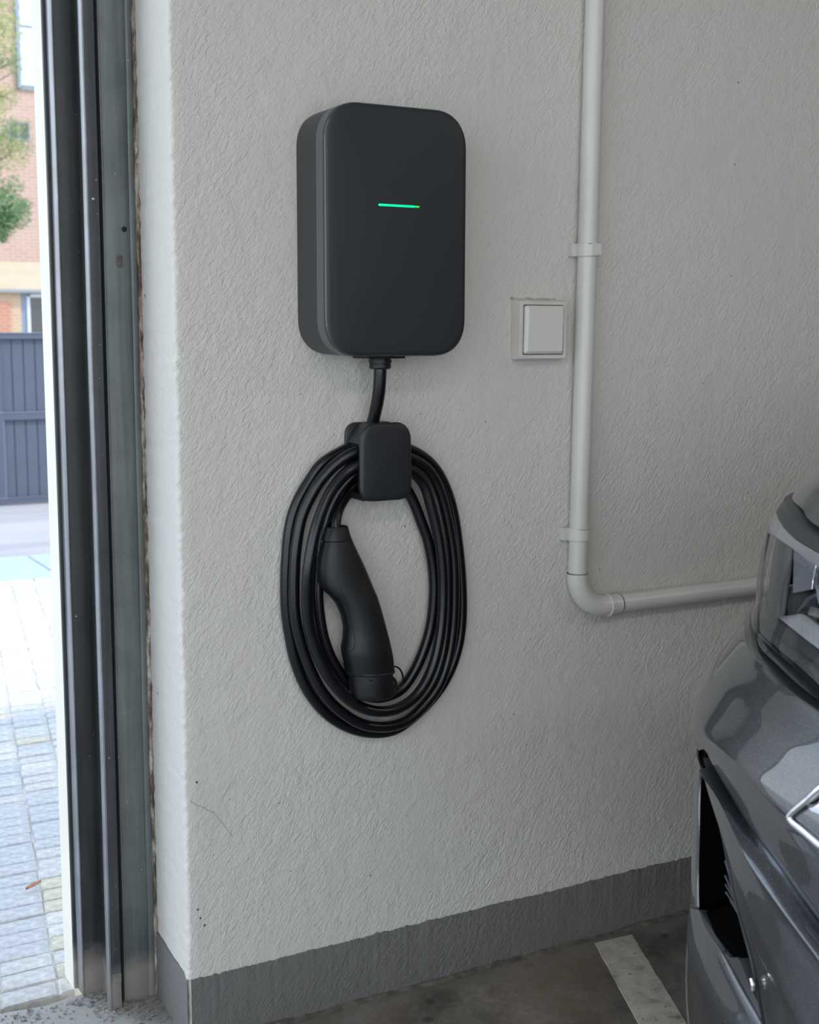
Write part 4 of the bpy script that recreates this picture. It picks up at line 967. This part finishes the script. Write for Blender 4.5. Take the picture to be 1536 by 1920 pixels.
# ------------------------------------------------------------------ gate across the street
GY = 7.40
M_gate = mat('slate_blue_steel', (0.082, 0.098, 0.138), 0.5, noise_amt=0.06, nscale=6)
M_gate2 = mat('pale_slate_steel', (0.15, 0.18, 0.25), 0.45)
def gx_(px, py): p = at(px, py, GY); return p[0], p[2]
xg = gx_(4, 780)[0]; zt = gx_(45, 625)[1]; z1_ = gx_(45, 636)[1]; z2_ = gx_(45, 772)[1]; z3_ = gx_(45, 787)[1]; z4_ = gx_(45, 931)[1]; zb = gx_(45, 942)[1]
pitch = (gx_(73, 1000)[0]-gx_(30, 1000)[0])/2
gate = tag(empty('sliding_gate', (xg+1.0, GY, zb)), 'low slate-blue metal gate with upright slats across the street', 'gate')
for lo, hi in ((xg-3.2, xg+2.4),):
    MB().bbox(lo, hi, GY-0.03, GY+0.03, z1_, zt, 0.004).build('top_rail', M_gate, gate)
    MB().bbox(lo, hi, GY-0.036, GY-0.012, zt-0.001, zt+0.006, 0.002).build('top_rail_cap', M_gate2, gate)
    MB().bbox(lo, hi, GY-0.03, GY+0.03, z3_, z2_, 0.004).build('middle_rail', M_gate, gate)
    MB().bbox(lo, hi, GY-0.034, GY-0.026, z2_-0.006, z2_+0.002, 0.001).build('rail_edge', M_gate2, gate)
    MB().bbox(lo, hi, GY-0.03, GY+0.03, zb, z4_, 0.004).build('bottom_rail', M_gate, gate)
    MB().bbox(lo, hi, GY-0.034, GY-0.026, z4_-0.004, z4_+0.002, 0.001).build('rail_edge', M_gate2, gate)
for x in (xg-3.2, xg-1.6, xg, xg+1.6):
    MB().bbox(x-0.045, x+0.0, GY-0.031, GY+0.031, zb-0.04, zt-0.002, 0.004).build('stile', M_gate, gate)
    MB().bbox(x-0.002, x+0.006, GY-0.032, GY-0.01, zb+0.03, z3_, 0.001).build('stile_edge', M_gate2, gate)
MB().box(xg-3.2, xg+2.4, GY+0.009, GY+0.012, z4_-0.001, z1_+0.001).build('joint_shade_sheet', M_void, gate)  # black sheet added behind the slats to shade their joints
for za, zb_ in ((z2_, z1_), (z4_, z3_)):
    me = None
    for k in range(int(5.5/pitch)):
        x = xg-3.15+k*pitch+(gx_(30, 900)[0]-xg+3.15) % pitch
        if me is None:
            o = MB().bbox(0.0025, pitch-0.0025, -0.010, 0.006, za+0.001, zb_-0.001, 0.002).build('slat', M_gate, gate); me = o.data; me.transform(Matrix.Translation(Vector(gate.location)))
        else: o = bpy.data.objects.new('slat', me); COL.objects.link(o); o.parent = gate
        o.location = (x-gate.location.x, GY+0.002-gate.location.y, -gate.location.z)
for x in (xg-3.26, xg+2.44): MB().bbox(x-0.05, x+0.05, GY-0.05, GY+0.05, -0.02, zt+0.05, 0.006).build('gate_post', M_gate, gate)

# ------------------------------------------------------------------ brick building behind
BY = 28.0
def brick_mat(name, c1, c2, mortar, w=0.24, h=0.075):
    m = bpy.data.materials.new(name); m.use_nodes = True; nt = m.node_tree; L = nt.links; b = nt.nodes['Principled BSDF']; b.inputs['Roughness'].default_value = 0.85
    t = N(nt, 'ShaderNodeTexCoord'); s = N(nt, 'ShaderNodeSeparateXYZ'); c = N(nt, 'ShaderNodeCombineXYZ'); L.new(t.outputs['Object'], s.inputs[0]); L.new(s.outputs['X'], c.inputs[0]); L.new(s.outputs['Z'], c.inputs[1])
    k = N(nt, 'ShaderNodeTexBrick', Scale=1.0); L.new(c.outputs[0], k.inputs[0])
    k.inputs['Color1'].default_value = (*c1, 1); k.inputs['Color2'].default_value = (*c2, 1); k.inputs['Mortar'].default_value = (*mortar, 1)
    k.inputs['Mortar Size'].default_value = 0.012; k.inputs['Brick Width'].default_value = w; k.inputs['Row Height'].default_value = h; L.new(k.outputs[0], b.inputs['Base Color']); return m
M_brick = brick_mat('salmon_brick', (0.40, 0.25, 0.195), (0.44, 0.29, 0.23), (0.46, 0.38, 0.33))
M_crb = brick_mat('cream_brick', (0.52, 0.43, 0.31), (0.55, 0.46, 0.34), (0.52, 0.46, 0.38), 0.5, 0.16)
M_org = brick_mat('peach_brick', (0.48, 0.32, 0.21), (0.52, 0.36, 0.24), (0.5, 0.40, 0.31))
M_red = brick_mat('orange_red_brick', (0.42, 0.18, 0.12), (0.46, 0.21, 0.14), (0.46, 0.31, 0.24))
M_frm = mat('blue_grey_window_frame', (0.22, 0.28, 0.36), 0.5)
M_frmw = mat('pale_window_frame', (0.62, 0.68, 0.74), 0.5)
M_pane = mat('window_glass', (0.035, 0.04, 0.045), 0.08, coat=0.5)
M_grey = mat('grey_soffit', (0.26, 0.27, 0.29), 0.7)
def bp(px, py): p = at(px, py, BY); return p[0], p[2]
bld = tag(empty('brick_building', (bp(40, 900)[0], BY, -0.03)), 'salmon brick building with cream band and windows behind the blue gate', 'building')
def brc(name, m, px0, px1, py0, py1, y0, y1, parent=None, b=0.0):
    xa = bp(px0, (py0+py1)/2)[0]; xb = bp(px1, (py0+py1)/2)[0]; za = bp(40, py1)[1]; zb2 = bp(40, py0)[1]
    mb = MB().bbox(xa, xb, BY+y0, BY+y1, za, zb2, b) if b else MB().box(xa, xb, BY+y0, BY+y1, za, zb2)
    return mb.build(name, m, parent or bld)
XL, XR = -1000, 1400
brc('upper_wall', M_brick, XL, XR, -900, 492, 0.0, 0.4)
brc('lintel_band', M_crb, XL, XR, 492, 545, -0.15, 0.4)
brc('soffit', M_grey, XL, XR, 543, 549, -0.18, 0.4)
brc('lower_wall', M_org, XL, 45, 548, 900, 0.0, 0.4)
brc('lower_wall', M_org, 110, XR, 548, 900, 0.0, 0.4)
brc('red_panel', M_red, -12, 25, 568, 900, -0.04, 0.02)['label'] = 'orange-red brick panel beside the ground-floor window'
w = brc('window', M_frm, 45, 112, 548, 900, 0.05, 0.14); brc('window_frame', M_frmw, 57, 62, 556, 900, 0.0, 0.05, w); brc('pane', M_pane, 62, 108, 558, 900, 0.035, 0.06, w)
brc('window_frame', M_frmw, 57, 110, 551, 557, 0.0, 0.05, w)
w = brc('window', M_frm, 24, 80, -300, 168, -0.05, 0.1)
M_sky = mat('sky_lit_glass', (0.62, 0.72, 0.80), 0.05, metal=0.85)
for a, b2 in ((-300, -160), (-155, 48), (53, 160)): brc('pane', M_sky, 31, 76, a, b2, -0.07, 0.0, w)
brc('window_frame', M_frm, 24, 31, -300, 168, -0.09, 0.0, w)
w = brc('window', M_grey, 16, 56, 228, 262, -0.02, 0.05); brc('pane', M_pane, 19, 34, 231, 259, -0.03, 0.0, w); brc('pane', M_pane, 38, 53, 231, 259, -0.03, 0.0, w)
for k in range(1, 5):
    w = brc('window', M_frm, 45-k*170, 100-k*170, 560, 900, -0.02, 0.05); brc('pane', M_pane, 55-k*170, 95-k*170, 570, 900, -0.03, 0.0, w)
    w = brc('window', M_frm, 20-k*170, 75-k*170, 60, 300, -0.02, 0.05); brc('pane', M_pane, 26-k*170, 69-k*170, 68, 292, -0.03, 0.0, w)

# ------------------------------------------------------------------ tree in front of the building
TY = 11.5
tp = at(-170, 500, TY)
tree = tag(empty('street_tree', (tp[0], TY, -0.03)), 'green leafy tree standing between the gate and the brick building', 'tree')
M_bark = mat('bark', (0.20, 0.15, 0.11), 0.9, noise_amt=0.4, nscale=18, bump=0.8, bscale=30)
def leaf_mat(name, c):
    m = mat(name, c, 0.6, noise_amt=0.35, nscale=1.4); b = m.node_tree.nodes['Principled BSDF']; b.inputs['Subsurface Weight'].default_value = 0.0
    return m
M_leafd = leaf_mat('dark_green_leaves', (0.10, 0.20, 0.075)); M_leafl = leaf_mat('yellow_green_leaves', (0.26, 0.30, 0.10))
obj('trunk', *tube(catmull([(tp[0], TY, -0.03), (tp[0]+0.03, TY, 1.0), (tp[0]-0.02, TY, 2.2), (tp[0]+0.05, TY, 3.6)], 5), [0.11]*4+[0.09]*4+[0.07]*4+[0.06]*3+[0.05], 12), M_bark, tree, True)
rt_ = random.Random(4)
def T(px, py, dy=0.0): p = at(px, py, TY+dy); return Vector(p)
blobs = [(T(10, 385), .20, 900, 1, .055), (T(28, 405), .17, 800, 1, .05), (T(0, 425), .17, 700, 1, .055), (T(45, 385, .2), .10, 240, 1, .05), (T(20, 350), .15, 320, 1, .05), (T(5, 445), .08, 200, 1, .05),
         (T(-30, 400), .35, 1600, 1, .06), (T(-90, 330), .5, 2600, 1, .06),
         (T(20, 290), .20, 620, 2, .05), (T(45, 275, .2), .13, 240, 1, .04), (T(8, 255), .22, 560, 1, .05), (T(40, 235, .2), .12, 200, 2, .04), (T(-40, 240), .4, 1200, 2, .06),
         (T(5, 180), .17, 460, 2, .05), (T(40, 110, .1), .18, 260, 2, .04), (T(10, 60), .22, 700, 2, .05), (T(0, 10), .25, 800, 2, .05), (T(8, 115), .18, 420, 1, .045), (T(48, 160), .10, 70, 2, .04), (T(28, 135), .12, 90, 2, .04),
         (T(-60, 80), .45, 1500, 2, .06), (T(-150, 0), .7, 2500, 2, .07), (T(-200, 200), .7, 2500, 1, .07), (T(-60, -120), .5, 1600, 2, .06), (T(-180, -250), .6, 1500, 2, .07)]
def leaves(sel):
    mb = MB()
    for c, r, n, kd, s in blobs:
        if kd != sel: continue
        for _ in range(n):
            d = Vector((rt_.gauss(0, 1), rt_.gauss(0, 1), rt_.gauss(0, 1))).normalized()*r*rt_.random()**0.45; d.z *= 0.85
            p = c+d; a = Vector((rt_.gauss(0, 1), rt_.gauss(0, 1), rt_.gauss(0, 1))).normalized(); b = a.orthogonal().normalized(); h = s*rt_.uniform(0.35, 0.7)
            mb.add([p-a*h*0.6, p-b*h*0.24, p+a*h*0.6, p+b*h*0.24], [(0, 1, 2, 3)])
    return mb
o = leaves(1).build('foliage', M_leafd, tree); o['label'] = 'dense dark green foliage low in the crown'; o['kind'] = 'stuff'
o = leaves(2).build('foliage', M_leafl, tree); o['label'] = 'sparse yellow-green foliage'; o['kind'] = 'stuff'
for c, r, n, kd, s in blobs:
    st = Vector((tp[0], TY, max(1.2, min(3.5, c.z-0.5)))); mid = (st+c)/2+Vector((0, 0, -0.05))
    obj('branch', *tube(catmull([st, mid, c], 4), [0.022, 0.020, 0.018, 0.015, 0.012, 0.010, 0.008, 0.006, 0.004], 6), M_bark, tree, True)
